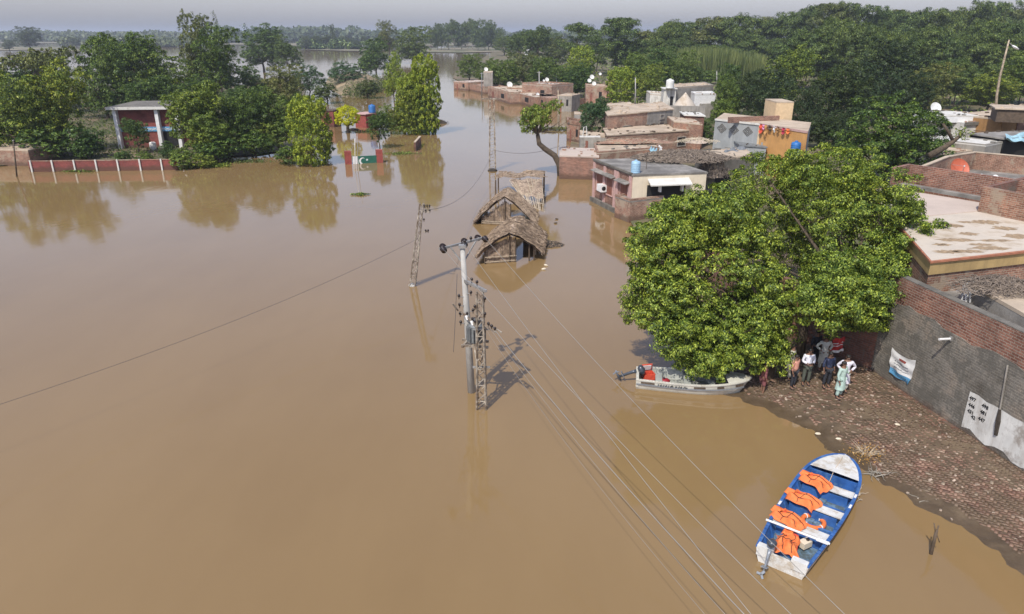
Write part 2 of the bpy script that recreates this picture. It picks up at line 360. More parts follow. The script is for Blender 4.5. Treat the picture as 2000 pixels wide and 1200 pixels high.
# prototypes: crown + trunk normalised to width 1, height 1, foot at z = 0
PROTO = {}
def proto(kind, seed, ells, nclump, rc, nleaf, size, trunk, flat=.7, low=-.55, inner=.12, up=.35, shell=.8, aspect=.55, lm='mid', bark='bark', spread=1.):
    rng = np.random.default_rng(seed)
    P, N, Cs = crown_pts(ells, nclump, rc, nleaf, rng, flat, low, inner, up, shell, spread)
    V, Fq = leaves(P, N, size, rng, aspect)
    V[:, 2] = np.maximum(V[:, 2], .0)
    c = np_mesh('crown', V, Fq, M['lf_'+lm]); me = c.data; bpy.data.objects.remove(c)
    mb = MB(); ht_, r0, lean, nb = trunk
    zb = max(ht_, .05)
    stems = 1 if nb < 20 else 3; nb = nb % 20
    for s_ in range(stems):
        ox, oy = (0, 0) if stems == 1 else (rng.uniform(-.12, .12), rng.uniform(-.12, .12))
        fork = (ox*1.5+lean*rng.uniform(-1, 1), oy*1.5, zb)
        mb.tube([(ox, oy, -.06), (ox*1.1, oy, zb*.45), fork], [r0*1.35, r0, r0*.8], 7)
        tips = Cs[rng.integers(0, len(Cs), nb)]
        twigs(mb, fork, [np.array(fork)*.15+t*.85 for t in tips], r0*.6, rng)
    t = mb.build('trunk', M[bark], smooth=True); tm = t.data; bpy.data.objects.remove(t)
    PROTO.setdefault(kind, []).append((me, tm))
def E(x, y, z, rx, ry, rz, w=1): return ((x, y, z), (rx, ry, rz), w)
def blobby(rng, n, cz, rz, r=.42):
    es = [E(0, 0, cz, r*.86, r*.86, rz*.9, 2.2)]
    for i in range(n):
        a = i*6.283/n+rng.uniform(-.4, .4); q = rng.uniform(.16, .27)
        s_ = rng.uniform(.18, .26); es.append(E(q*math.cos(a), q*math.sin(a), cz+rng.uniform(-.6, .75)*rz, s_, s_, s_*.95, .7))
    return es
for k in range(4):
    g = np.random.default_rng(50+k)
    proto('round', 11+k, blobby(g, 8, .53, .46, .44), 130, .078, 23000, .0245, (.2, .022, .04, 9), lm='mid', flat=.62, low=-.8, up=.6, inner=.25)
for k in range(2):
    proto('column', 21+k, [E(0, 0, .16, .40, .40, .17), E(.02, 0, .42, .44, .44, .2), E(-.02, 0, .66, .46, .46, .19), E(0, 0, .84, .38, .38, .15)],
          240, .055, 30000, .03, (.3, .03, 0, 6), lm='lime', low=-.85, shell=.93, flat=.6, inner=.2)
for k in range(2):
    g = np.random.default_rng(70+k)
    es = [E(g.uniform(-.3, .3), g.uniform(-.3, .3), z, g.uniform(.12, .24), g.uniform(.12, .24), g.uniform(.06, .11)) for z in (.3, .36, .42, .48, .54, .6, .66, .72, .78, .84, .9, .94)]
    proto('tall', 31+k, es, 130, .075, 13000, .028, (.42, .018, .05, 12), lm='olive', inner=.07, shell=.6, flat=1.1, aspect=.4)
for k in range(2):
    g = np.random.default_rng(80+k)
    es = [E(g.uniform(-.32, .32), g.uniform(-.3, .3), .86+g.uniform(-.12, .06), g.uniform(.14, .22), g.uniform(.14, .2), .06) for z in range(10)]
    proto('umbrella', 41+k, es, 60, .07, 5200, .034, (.5, .016, .06, 12), lm='olive', inner=.02, flat=.6, shell=.5)
for k in range(5):
    g = np.random.default_rng(90+k)
    es = [E(0, 0, .60, .40, .40, .36, 3.0)]
    for i in range(20):
        z = g.uniform(.32, .95); q = (1-abs(z-.62)/.5)*.38*g.uniform(.3, 1.1); a = g.uniform(0, 6.28)
        es.append(E(q*math.cos(a), q*math.sin(a), z, g.uniform(.1, .2), g.uniform(.1, .2), g.uniform(.035, .06), .8))
    proto('forest', 51+k, es, 80, .13, 20000, .024, (.3, .014, .03, 8), lm='forest', flat=.36, inner=.16, low=-.75, up=.8)
for k in range(2):
    proto('dome', 61+k, [E(0, 0, .32, .46, .46, .6), E(.16, .1, .3, .3, .3, .5), E(-.2, -.06, .3, .27, .27, .48)], 110, .09, 11000, .03,
          (.15, .02, .05, 6), lm='bluish', low=-.15, flat=.7)
for k in range(3):
    g = np.random.default_rng(99+k)
    proto('bush', 71+k, [E(g.uniform(-.15, .15), g.uniform(-.15, .15), .35, .34, .34, .5), E(g.uniform(-.25, .25), .1, .25, .22, .22, .4)], 60, .12, 3200, .055,
          (.1, .02, .05, 5), lm='mid', low=-.1)
proto('ball', 81, [E(0, 0, .60, .46, .46, .40)], 150, .07, 14000, .035, (.28, .07, 0, 10), lm='yellow', low=-.6, shell=.9, bark='bark')
g = np.random.default_rng(123)
proto('mango', 91, blobby(g, 10, .56, .44, .46), 150, .085, 34000, .021, (.22, .022, .04, 12), lm='deep', flat=.6, low=-.8, up=.7)
TREES = {}
def tree(px, yb, yt, w, kind, lm=None, label=None, group=None, name='tree', Y=None, z0=0.0, k=None, depth=1.0, cat='tree', barkm=None, seed=[0]):
    """foot at photo pixel (px, yb), top at row yt, crown w photo pixels wide"""
    seed[0] += 1; rr = random.Random(seed[0]*7+3)
    g = G(px, yb, z0); hh = (top_of(px, yb, yt, z0)-z0)*rr.uniform(.95, 1.0); ww = w*mpp(g.y, z0+hh*.6)
    cme, tme = PROTO[kind][(k if k is not None else rr.randrange(9)) % len(PROTO[kind])]
    t = thing(name, g, label, cat, group, rz=rr.uniform(0, 6.28)); t.scale = (ww, ww*depth, hh)
    for nm, me, mm in (('crown', cme, lm and M['lf_'+lm]), ('trunk', tme, barkm and M[barkm])):
        o = bpy.data.objects.new(nm, me); S.collection.objects.link(o); o.parent = t
        if mm: o.material_slots[0].link = 'OBJECT'; o.material_slots[0].material = mm
    return t
# ---------------------------------------------------------------- the setting
def sheet(name, pix, z, m, kind='structure', label=None):
    pts = [G(x, y, z) if not isinstance(x, tuple) else Vector((x[0], x[1], z)) for x, y in pix]
    mb = MB(); mb.add(pts, [tuple(range(len(pts)))]); me_o = mb.build(name, m); tag(me_o, label, None, None, kind)
    bm = bmesh.new(); bm.from_mesh(me_o.data); bmesh.ops.triangulate(bm, faces=bm.faces, ngon_method='EAR_CLIP')
    for f in bm.faces:
        if f.normal.z < 0: f.normal_flip()
    bm.to_mesh(me_o.data); bm.free(); return me_o
mb = MB(); mb.add([(-9000, -200, 0), (9000, -200, 0), (9000, 14000, 0), (-9000, 14000, 0)], [(0, 1, 2, 3)]); tag(mb.build('flood_water', M['water']), kind='structure')
# jagged land outlines
def jag(pix, step=14, amp=3.0, seed=1):
    rr = random.Random(seed); out = []
    for i, (a, b) in enumerate(zip(pix, pix[1:]+pix[:1])):
        d = math.hypot(b[0]-a[0], b[1]-a[1]); k = max(1, int(d/step)) if d < 700 else 1
        for j in range(k):
            t = j/k; s_ = amp*min(1, max(.05, (a[1]-65)/150)) if k > 1 else 0
            out.append((a[0]+(b[0]-a[0])*t+rr.uniform(-s_, s_), a[1]+(b[1]-a[1])*t+rr.uniform(-s_, s_)*.5))
    return out
sheet('compound_ground', jag([(-420, 330), (60, 322), (345, 322), (420, 322), (450, 306), (560, 296), (650, 270), (640, 240), (650, 216), (600, 200), (480, 168), (380, 150), (200, 168), (60, 170), (-400, 170)], 14, 3, 2), .12, M['soil'])
sheet('far_field', jag([(-700, 96), (70, 99), (150, 101), (172, 97), (100, 92), (-700, 91)], 20, 1.5, 3), .3, M['farsoil'])
sheet('far_field', jag([(-900, 83), (330, 85), (600, 90), (900, 89.5), (1300, 92), (1300, 82), (600, 76), (-900, 75)], 30, 2, 4), .3, M['farsoil'])
sheet('far_field', jag([(590, 97), (700, 100), (760, 98), (700, 93), (600, 92.5)], 20, 1, 5), .4, M['farsoil'])
sheet('channel_bank', jag([(826, 102), (900, 103), (985, 101), (1010, 96), (1000, 92), (826, 95)], 16, 1, 6), .35, M['farsoil'])
sheet('village_ground', jag([(885, 152), (900, 162), (945, 178), (1000, 188), (1090, 206), (1135, 208), (1175, 222), (1120, 262), (1110, 300), (1160, 345), (1225, 410), (1232, 436), (1300, 520), (1420, 640), (2700, 640), (4200, 92), (1010, 92), (960, 103), (930, 122), (890, 140)], 16, 3, 7), .14, M['soil'])
# wooded skyline ground rise and far low hills
mb = MB(); rr = random.Random(5)
def hill(x0, x1, Y, h, nm):
    mb = MB()
    def fn(u, v):
        x = x0+(x1-x0)*u; s_ = math.sin(math.pi*v); e = min(1, 5*u, 5*(1-u))
        return (x, Y+v*500, (h*(.65+.35*math.sin(u*17+x0)+.12*math.sin(u*61)))*s_*e-.2)
    mb.grid(fn, 60, 6); return tag(mb.build(nm, M['lf_farg'], smooth=True), kind='structure')
# embankment between the channel and the compound
pts = [G(x, y) for x, y in ((630, 168), (668, 190), (700, 192), (745, 180), (762, 168), (735, 152), (690, 146), (640, 150))]
cx = sum(p.x for p in pts)/8; cy = sum(p.y for p in pts)/8
def fn(u, v):
    a = u*2*math.pi; k = u*8; i = int(k) % 8; t = k-int(k); p = pts[i].lerp(pts[(i+1) % 8], t); q = 1-v
    x = cx+(p.x-cx)*q; y = cy+(p.y-cy)*q
    nz = .5*math.sin(x*.9+y*.3)+.3*math.sin(x*2.1-y*1.1)
    return (x, y, -.25+3.6*(1-q**1.6)+nz*v*.6+.2*math.sin(a*9)*v)
mb = MB(); mb.grid(fn, 64, 12); tag(mb.build('embankment', M['bank'], smooth=True), kind='structure')
# grassy cover as leafy stuff
def cover(name, label, polypix, n, h, size, lm, z=0.1, seed=1, hvar=.6, aspect=.25):
    rng = np.random.default_rng(seed); P = []
    poly = [G(*p, z) if not isinstance(p, Vector) else p for p in polypix]
    xs = [p.x for p in poly]; ys = [p.y for p in poly]
    def inside(x, y):
        c = False; j = len(poly)-1
        for i in range(len(poly)):
            a, b = poly[i], poly[j]
            if (a.y > y) != (b.y > y) and x < (b.x-a.x)*(y-a.y)/(b.y-a.y)+a.x: c = not c
            j = i
        return c
    while len(P) < n:
        x, y = rng.uniform(min(xs), max(xs)), rng.uniform(min(ys), max(ys))
        if inside(x, y): P.append((x, y, z+rng.uniform(0, 1)**1.5*h*(1-hvar*rng.uniform())))
    P = np.array(P); N = rng.normal(size=(n, 3)); N[:, 2] = abs(N[:, 2])+.3
    V, Fq = leaves(P, N, size, rng, aspect)
    return tag(np_mesh(name, V, Fq, M['lf_'+lm]), label, None, None, 'stuff')
cover('grass', 'rough green grass over the sandy embankment', [(668, 188), (705, 192), (760, 172), (735, 155), (700, 160)], 5000, 2.6, .7, 'grass', .3, 3)
cover('grass', 'weeds and low scrub under the trees of the school compound', [(-60, 316), (60, 310), (345, 312), (420, 316), (440, 304), (640, 262), (640, 220), (480, 178), (-100, 190)], 26000, .55, .6, 'grass', .15, 4)
cover('scrub', 'low scrub on the ground behind the village houses', [(930, 165), (1180, 200), (1500, 260), (2100, 230), (2500, 110), (1000, 110)], 30000, 1.6, 1.3, 'mid', .2, 5)
# distant hedges and woods on the flood plain: nobody could count them
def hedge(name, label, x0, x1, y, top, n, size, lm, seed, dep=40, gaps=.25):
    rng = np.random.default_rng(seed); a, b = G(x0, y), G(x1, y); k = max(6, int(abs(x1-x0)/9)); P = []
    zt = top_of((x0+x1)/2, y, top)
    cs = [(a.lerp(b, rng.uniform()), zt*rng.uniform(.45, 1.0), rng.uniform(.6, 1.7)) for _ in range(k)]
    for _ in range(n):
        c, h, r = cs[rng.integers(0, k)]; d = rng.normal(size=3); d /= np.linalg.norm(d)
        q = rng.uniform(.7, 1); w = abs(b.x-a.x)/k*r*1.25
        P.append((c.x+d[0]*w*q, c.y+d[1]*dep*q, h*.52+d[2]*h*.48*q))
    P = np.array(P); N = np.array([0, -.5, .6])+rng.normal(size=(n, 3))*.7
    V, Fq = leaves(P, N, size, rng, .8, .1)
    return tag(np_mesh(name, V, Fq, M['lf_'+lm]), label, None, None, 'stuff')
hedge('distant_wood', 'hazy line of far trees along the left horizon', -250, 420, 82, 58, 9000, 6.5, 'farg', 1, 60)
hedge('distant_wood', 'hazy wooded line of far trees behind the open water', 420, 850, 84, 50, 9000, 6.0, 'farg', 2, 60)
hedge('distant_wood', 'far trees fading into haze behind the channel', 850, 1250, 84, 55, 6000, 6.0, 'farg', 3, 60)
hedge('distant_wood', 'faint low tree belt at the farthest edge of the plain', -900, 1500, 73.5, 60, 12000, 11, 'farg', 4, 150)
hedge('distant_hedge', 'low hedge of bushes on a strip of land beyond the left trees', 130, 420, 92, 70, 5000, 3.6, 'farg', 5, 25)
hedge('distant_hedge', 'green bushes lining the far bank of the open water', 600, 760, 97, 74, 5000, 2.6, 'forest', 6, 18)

# muddy brick ramp in the lower right
shore = [G(x, y) for x, y in ((1380, 760), (1500, 802), (1590, 848), (1690, 928), (1790, 985), (1900, 1050), (2000, 1122), (2200, 1260))]
shore = [Vector((8.3, 62, 0)), Vector((9.3, 45, 0)), Vector((10.0, 34, 0))]+shore
SX = np.array([p.x for p in shore]); SY = np.array([p.y for p in shore])
def sdist(x, y):
    best = 1e9; sg = 1
    for i in range(len(shore)-1):
        ax, ay, bx, by = SX[i], SY[i], SX[i+1], SY[i+1]; dx, dy = bx-ax, by-ay
        t = max(0, min(1, ((x-ax)*dx+(y-ay)*dy)/(dx*dx+dy*dy))); qx, qy = ax+dx*t, ay+dy*t
        d = math.hypot(x-qx, y-qy)
        if d < best: best = d; sg = 1 if (dx*(y-ay)-dy*(x-ax)) > 0 else -1
    return best*sg
def wob(x, y): return .5*math.sin(x*1.7+1.3*math.sin(y*.9))+.35*math.sin(y*2.3+x*.8)+.25*math.sin(x*4.1-y*3.3)+.2*math.sin(y*5.9+2*x)
def land(x, y):
    d = sdist(x, y)+wob(x, y)*.22
    return max(-.5, min(.42, d*.10))+.018*wob(x*2.1, y*2.1)*(1 if d > 0 else .5)
mb = MB()
def fn(u, v):
    x = 6+u*14.2; y = 12+v*40
    return (x, y, land(x, y))
mb.grid(fn, 150, 330); ramp_o = tag(mb.build('muddy_ramp', M['mud'], smooth=True), kind='structure')
# herringbone brick paving, each brick a little uneven in the mud
m, n, b = _new('paving_bricks'); M['paver'] = m; g_ = gpos(n)
c0 = ramp(n, g_.outputs['Random Per Island'], [(0, (.10, .052, .034)), (.35, (.175, .090, .060)), (.7, (.235, .130, .087)), (.92, (.30, .18, .125)), (1, (.42, .34, .25))])
k0 = ramp(n, noise(n, g_.outputs['Position'], 1.1, 7, .7), [(.38, (0, 0, 0)), (.54, (1, 1, 1))])
n.links.new(mix(n, math_(n, 'MULTIPLY', k0, .85), c0, (.115, .080, .047)), b.inputs['Base Color']); b.inputs['Roughness'].default_value = .6
V = []; Fq = []; rng = np.random.default_rng(8); ca, sa = math.cos(R(52)), math.sin(R(52)); w_ = .112
for i in range(-140, 141):
    for j in range(-140, 141):
        q = (i-j) % 4
        if q not in (0, 3): continue
        l, wd = (2*w_, w_) if q == 0 else (w_, 2*w_)
        cx, cy = i*w_+l/2, j*w_+wd/2
        x, y = 16+cx*ca-cy*sa, 22.5+cx*sa+cy*ca
        if y > 31 or y < 13 or x > 19.5: continue
        d = sdist(x, y)
        if d < .75+.25*wob(x*.8, y*.8): continue
        patchn = math.sin(x*.9+y*.35)+math.sin(y*.7-x*.4+1)+.6*math.sin(x*2.3+y*1.9)
        far_ = y > 24.5
        if far_ and rng.uniform() < .35+.2*patchn: continue
        z = land(x, y)+.012+rng.normal()*.004-(.012 if patchn < -.7 else 0)
        tx, ty = rng.normal(size=2)*(.012 if not far_ else .05); rot = rng.normal()*(.02 if not far_ else .25)
        cr, sr = math.cos(rot), math.sin(rot); o = len(V)
        for zz in (-.05, 0):
            for sx_, sy_ in ((-1, -1), (1, -1), (1, 1), (-1, 1)):
                k_ = .46 if zz == 0 else .48
                lx, ly = sx_*l*k_, sy_*wd*k_; lx, ly = lx*cr-ly*sr, lx*sr+ly*cr
                V.append((x+lx*ca-ly*sa, y+lx*sa+ly*ca, z+zz+lx*tx+ly*ty))
        Fq += [(o+4, o+5, o+6, o+7), (o, o+1, o+5, o+4), (o+1, o+2, o+6, o+5), (o+2, o+3, o+7, o+6), (o+3, o, o+4, o+7)]
tag(np_mesh('brick_paving', np.array(V), np.array(Fq), M['paver']), 'uneven herringbone brick paving sinking into the mud', None, None, 'structure')
# loose brick bits and pale stones
mb = MB(); rr = random.Random(3)
for _ in range(230):
    y = rr.uniform(16, 31); x = rr.uniform(11, 17.4); d = sdist(x, y)
    if d < .1: continue
    s_ = rr.choice((.025, .035, .05, .07)); mb.box((x, y, land(x, y)+s_*.25), (s_*rr.uniform(1, 2), s_, s_*.7), rr.uniform(0, 3), rr.uniform(-.3, .3), rr.uniform(-.3, .3))
tag(mb.build('rubble', plain('pale_rubble', (.42, .33, .25), .9, var=.35, scale=8)), 'small broken bits of pale brick strewn over the mud', None, None, 'stuff')
# ---------------------------------------------------------------- buildings
BG = 'flooded village houses'
def outn(a, b):
    d = (b-a); nrm = Vector((d.y, -d.x, 0)); nrm.z = 0
    return nrm.normalized()
def house(name, label, poly, z, wall='brick', roof='roof_tan', z0=-.4, par=.0, cat='house', group=None, over=0.0, slab=.14, parw=.22):
    """poly: world footprint, first edge is the front (left to right seen from the camera)"""
    org = Vector((poly[0].x, poly[0].y, max(z0, 0))); t = thing(name, org, label, cat, group)
    mb = MB(); mb.prism(poly, z0, z-slab); mb.build('wall', M[wall], t, org)
    c = sum((Vector((p.x, p.y, 0)) for p in poly), Vector())/len(poly)
    def off(k): return [Vector((p.x, p.y, 0))+(Vector((p.x, p.y, 0))-c).normalized()*k for p in poly]
    rf = MB(); rf.prism(off(over+.02), z-slab-.003, z); ro = rf.build('roof', M[roof], t, org)
    if par > 0:
        pm = MB(); n_ = len(poly)
        for i in range(n_):
            a, b = off(over+.025)[i], off(over+.025)[(i+1) % n_]; d = (b-a).normalized(); inn = Vector((-d.y, d.x, 0))
            if (c-(a+b)/2).dot(inn) < 0: inn = -inn
            pm.prism([a, b, b+inn*parw-d*parw*(1), a+inn*parw+d*parw*1], z-.03-i*.002, z+par-i*.004)
        pm.build('parapet', M[wall], t, org)
    return t, org
def clutter(t, org, a, du, dv, z, n, seed=[0]):
    """loose bricks, lumps and sticks left lying on a roof"""
    seed[0] += 1; rr = random.Random(seed[0]); mb = MB()
    for i in range(n):
        e = rr.random() < .5; u, v = rr.uniform(.03, .97), (rr.choice((.03, .97)) if e else rr.uniform(.05, .95)); p = a+du*u+dv*v+Vector((0, 0, z)); s_ = rr.uniform(.1, .28)
        if rr.random() < .75: mb.box(p+Vector((0, 0, s_*.22)), (s_*rr.uniform(1, 2.2), s_, s_*rr.uniform(.4, .9)), rr.uniform(0, 3))
        else: w = rr.uniform(0, 3.14); mb.bar(p+Vector((0, 0, .05)), p+Vector((math.cos(w), math.sin(w), .08))*rr.uniform(.5, 1.4)*1.0, .06)
    o = mb.build('roof_rubble', M[('roof_tan', 'brickw', 'plaster_grey', 'wood')[seed[0] % 4]], t, org); o['kind'] = 'stuff'
def hb(name, label, l, r, z, depth, wall='brick', roof='roof_tan', back=None, **k):
    a, b = G(*l, z), G(*r, z); a.z = b.z = 0
    n_ = -outn(a, b)
    nbk = None
    bk = back if back is not None else (Vector((depth*.06, depth, 0)) if 1090 < l[0] < 1480 else n_*depth)
    t, org = house(name, label, [a, b, b+bk, a+bk], z, wall, roof, **k)
    L_ = (b-a).length
    if L_ > 2.5 and depth > 2.5: clutter(t, org, a, b-a, bk, z, int(L_*depth*.35)+6)
    return t, org, a, b
def opening_panel(t, org, a, b, u0, u1, z0, z1, frame=None, mat='black', name='window', proud=.0, fw=.09):
    """opening on wall a->b between fractions u0..u1, heights z0..z1: flat panel, black where it paints the shaded inside, with a proud frame"""
    nn = outn(a, b); d = b-a; p, q = a+d*u0, a+d*u1; L = d.length
    f = MB()
    if frame:
        o = nn*(.03+proud)
        f.bar(p+o+Vector((0, 0, z1)), q+o+Vector((0, 0, z1)), .09, fw); f.bar(p+o+Vector((0, 0, z0)), q+o+Vector((0, 0, z0)), .12, fw)
        e = d.normalized()*fw*.5
        f.bar(p+o+e+Vector((0, 0, z0+fw/2)), p+o+e+Vector((0, 0, z1-fw/2)), fw, .085); f.bar(q+o-e+Vector((0, 0, z0+fw/2)), q+o-e+Vector((0, 0, z1-fw/2)), fw, .085)
        fo = f.build(name, M[frame], t, org)
    g = MB(); o = nn*(.006+proud*.5); g.bar(p+o+Vector((0, 0, (z0+z1)/2)), q+o+Vector((0, 0, (z0+z1)/2)), .02, z1-z0)  # panel lies on the wall face; black ones paint the shade inside
    return g.build('opening_panel' if frame else name, M[mat], fo if frame else t, org)
def slab_on(t, org, a, b, u0, u1, z, dep, th, mat, name='canopy', drop=0):
    nn = outn(a, b); p, q = a+(b-a)*u0, a+(b-a)*u1; e = nn*dep
    mb = MB(); vs = [p+Vector((0, 0, z)), q+Vector((0, 0, z)), q+e+Vector((0, 0, z-drop)), p+e+Vector((0, 0, z-drop))]
    vs += [v+Vector((0, 0, th)) for v in vs]
    mb.add(vs, [(3, 2, 1, 0), (4, 5, 6, 7), (0, 1, 5, 4), (1, 2, 6, 5), (2, 3, 7, 6), (3, 0, 4, 7)]); return mb.build(name, M[mat], t, org)
def panel(t, org, a, b, u0, u1, z0, z1, mat, name, pr=.03):
    nn = outn(a, b); p, q = a+(b-a)*u0+nn*pr*.5, a+(b-a)*u1+nn*pr*.5
    return MB().bar(p+Vector((0, 0, (z0+z1)/2)), q+Vector((0, 0, (z0+z1)/2)), pr, z1-z0).build(name, M[mat], t, org)
def freewall(name, label, path, z0, z1, th, mat, cap=None, cat='wall', group=None):
    org = Vector((path[0].x, path[0].y, max(0, z0))); t = thing(name, org, label, cat, group); mb = MB(); cm = MB()
    for i, (a, b) in enumerate(zip(path, path[1:])):
        a = Vector((a.x, a.y, 0)); b = Vector((b.x, b.y, 0)); n_ = outn(a, b)*th/2; e = (b-a).normalized()*th/2
        mb.prism([a+n_-e, b+n_+e, b-n_+e, a-n_-e], z0, z1-i*.003)
        if cap: cm.prism([a+n_*1.25-e*1.1, b+n_*1.25+e*1.1, b-n_*1.25+e*1.1, a-n_*1.25-e*1.1], z1-.002-i*.003, z1+.07-i*.003)
    mb.build('wall_body', M[mat], t, org)
    if cap: cm.build('coping', M[cap], t, org)
    return t, org

# --- the pale grey-roofed house with the wall unit
P1, P2, P3 = G(1161, 312, 3.9), G(1236, 341, 3.9), G(1380, 336, 3.9)
for p in (P1, P2, P3): p.z = 0
t, org = house('brick_house', 'flat grey roofed house with cream front, shuttered side and blue roof tank', [P2, P3, P3+(P1-P2), P1], 3.9, 'brick', 'roof_grey', par=.0, over=.12)
panel(t, org, P2, P3, 0, 1, -.3, 3.755, 'cream', 'front_plaster', .06)
slab_on(t, org, P2, P3, .2, .76, 3.42, .9, .1, 'roof_white', 'canopy', .42)
opening_panel(t, org, P2, P3, .2, .72, .3, 2.95, None, name='doorway', proud=.12)
for u in (.36, .66): panel(t, org, P2, P3, u-.01, u+.01, 2.4, 2.9, 'white', 'canopy_bracket', .5)
slab_on(t, org, P1, P2, .05, .62, 3.12, .55, .07, 'roof_grey', 'window_canopy', .12); slab_on(t, org, P1, P2, .68, .97, 3.10, .55, .07, 'roof_grey', 'window_canopy', .12)
for u0, u1 in ((.09, .28), (.36, .54), (.72, .92)): opening_panel(t, org, P1, P2, u0, u1, 1.25, 3.02, 'pink', 'shutter')
for u in (.03, .32, .6, .66, .97): panel(t, org, P1, P2, u-.025, u+.025, .15, 3.7, 'pink', 'pilaster', .12)
panel(t, org, P1, P2, -.01, 1.01, -.4, .42, 'plaster_grey', 'plinth', .3)
MB().bar(P1+Vector((0, 0, 3.95))+outn(P1, P2)*.1, P2+Vector((0, 0, 3.95))+outn(P1, P2)*.1, .16, .16).build('roof_edge', M['plaster_grey'], t, org)
a, b = G(1231, 390, 2.0), G(1318, 380, 2.0); a.z = b.z = 0
t, org = house('brick_annex', 'low open-topped brick annex in the water before the cream house front', [a, b, b-outn(a, b)*2.2, a-outn(a, b)*2.2], 1.88, 'brickw', 'roof_grey', par=.14)
# --- rows behind it
t, org, a, b = hb('brick_house', 'low brick house standing in the water beside the leaning tree', (1093, 304), (1170, 306), 2.55, 6, 'brick', 'roof_pink', par=.0)
t, org, a, b = hb('brick_house', 'long low brick building between the leaning tree and the grey roof', (1166, 299), (1290, 289), 2.8, 7, 'brickp', 'roof_tan', par=.12)
t, org, a, b = hb('brick_terrace', 'brick building with pale terrace edge and one black square window', (1187, 264), (1347, 254), 3.2, 7, 'brickp', 'roof_tan', par=.0, over=.15)
opening_panel(t, org, a, b, .85, .96, 1.2, 2.35, 'plaster_conc'); a0, b0 = a, b
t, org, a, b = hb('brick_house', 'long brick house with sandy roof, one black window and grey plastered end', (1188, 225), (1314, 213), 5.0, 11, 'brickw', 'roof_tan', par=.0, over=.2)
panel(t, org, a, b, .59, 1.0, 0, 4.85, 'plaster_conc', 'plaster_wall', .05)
opening_panel(t, org, a, b, .22, .345, 2.0, 3.35, 'plaster_conc'); opening_panel(t, org, a, b, .78, .87, 1.7, 3.35, 'plaster_conc', proud=.06)
opening_panel(t, org, a, b, .64, .73, 1.7, 3.3, 'plaster_conc', 'shutter', proud=.06); opening_panel(t, org, a, b, .92, .97, 1.9, 3.2, 'plaster_conc', 'shutter', proud=.06)
opening_panel(t, org, a, b, .79, .86, 3.75, 4.35, 'plaster_conc', 'shutter', 'vent', proud=.06)
hb('brick_house', 'small brick house with sandy roof right of the grey plastered end', (1316, 237), (1372, 243), 4.1, 6, 'brickp', 'roof_tan')
t, org, a, b = hb('brick_shed', 'small shed with a thin white roof slab before the concrete wall', (1338, 224), (1376, 226), 4.6, 4, 'brickd', 'roof_white', over=.25)
freewall('concrete_wall', 'long raw concrete wall behind the brick houses', [G(1246, 205, 4.6), G(1376, 208, 4.6)], 0, 4.6, .3, 'plaster_conc')
hb('white_house', 'low whitewashed house left of the white water tower', (1270, 184), (1318, 187), 4.2, 6, 'white_wall', 'roof_tan', par=.2)
t, org, a, b = hb('water_tower', 'small whitewashed tower carrying a white tank', (1297, 173), (1321, 173), 5.6, 3.2, 'white_wall', 'roof_white', cat='tower', over=.3)
opening_panel(t, org, a, b, .55, .8, 2.6, 4.2, None)
t, org, a, b = hb('concrete_house', 'grey concrete house with sandy roof right of the white tower', (1319, 172), (1394, 167), 5.6, 9, 'plaster_conc', 'roof_tan', par=.1)
opening_panel(t, org, a, b, .42, .5, .5, 4.6, None)
t, org, a, b = hb('white_house', 'bright white boxy house at the edge of the green tree', (1357, 185), (1398, 184), 4.6, 4, 'white', 'roof_white', par=.25)
panel(t, org, a, b, .27, 1, -.3, 3.0, 'plaster_conc', 'low_wall', .9)
# blue-grey and orange house
a, b, c = G(1397, 233, 5.5), G(1487, 243, 5.5), G(1578, 258, 5.5)
for p in (a, b, c): p.z = 0
bk = Vector((3, 7, 0))
t, org = house('plastered_house', 'tall house with blue-grey plaster side and orange ochre wall', [a, b, c, c+bk*1.2, a+bk], 5.5, 'plaster_blue', 'roof_tan')
panel(t, org, b, c, 0.01, 1, -.3, 5.45, 'orange_wall', 'orange_wall', .06); panel(t, org, a, b, .96, 1.0, -.3, 5.45, 'tan_wall', 'corner_strip', .07)
panel(t, org, a, b, 0, 1, 5.36, 5.56, 'roof_white', 'roof_edge', .1); panel(t, org, b, c, 0, 1, 5.36, 5.58, 'pink', 'roof_edge', .12)
dm = MB(); nn = outn(a, b); dd = (b-a).normalized()
for u in (.17, .44, .74):
    p = a+(b-a)*u+nn*.03+Vector((0, 0, 4.55))
    for q in (.52, .34, .15):
        cs = [p+dd*q*1.25, p+Vector((0, 0, q)), p-dd*q*1.25, p-Vector((0, 0, q))]
        for i in range(4): dm.bar(cs[i], cs[(i+1) % 4], .05, .05)
dm.build('diamond_relief', M['plaster_grey'], t, org)
panel(t, org, b, c, .08, .1, 2.4, 3.6, 'plaster_blue', 'drain_pipe', .2)
freewall('brick_parapet', 'brick parapet along the roof of the blue-grey and orange house', [G(1425, 230, 6.0), G(1520, 227, 6.0)], 5.4, 6.05, .25, 'brick')
hb('tan_tower', 'tall tan plastered stair tower behind the orange wall', (1517, 199), (1551, 199), 7.5, 4, 'tan_wall', 'roof_tan', cat='tower')
t, org, a, b = hb('arch_building', 'dark grey vaulted building with a black arch beside the brush pile', (1378, 312), (1475, 303), 3.9, 5, 'plaster_grey', 'roof_tan')
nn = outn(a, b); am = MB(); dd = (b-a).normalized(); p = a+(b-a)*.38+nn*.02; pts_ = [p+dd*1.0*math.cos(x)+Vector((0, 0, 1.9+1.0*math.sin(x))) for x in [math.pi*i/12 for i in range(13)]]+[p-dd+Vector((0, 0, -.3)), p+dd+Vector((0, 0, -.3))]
am.add(pts_, [tuple(range(len(pts_)-1, -1, -1))]); am.build('arch_shade_panel', M['black'], t, org)  # flat black face paints the shade inside the arch
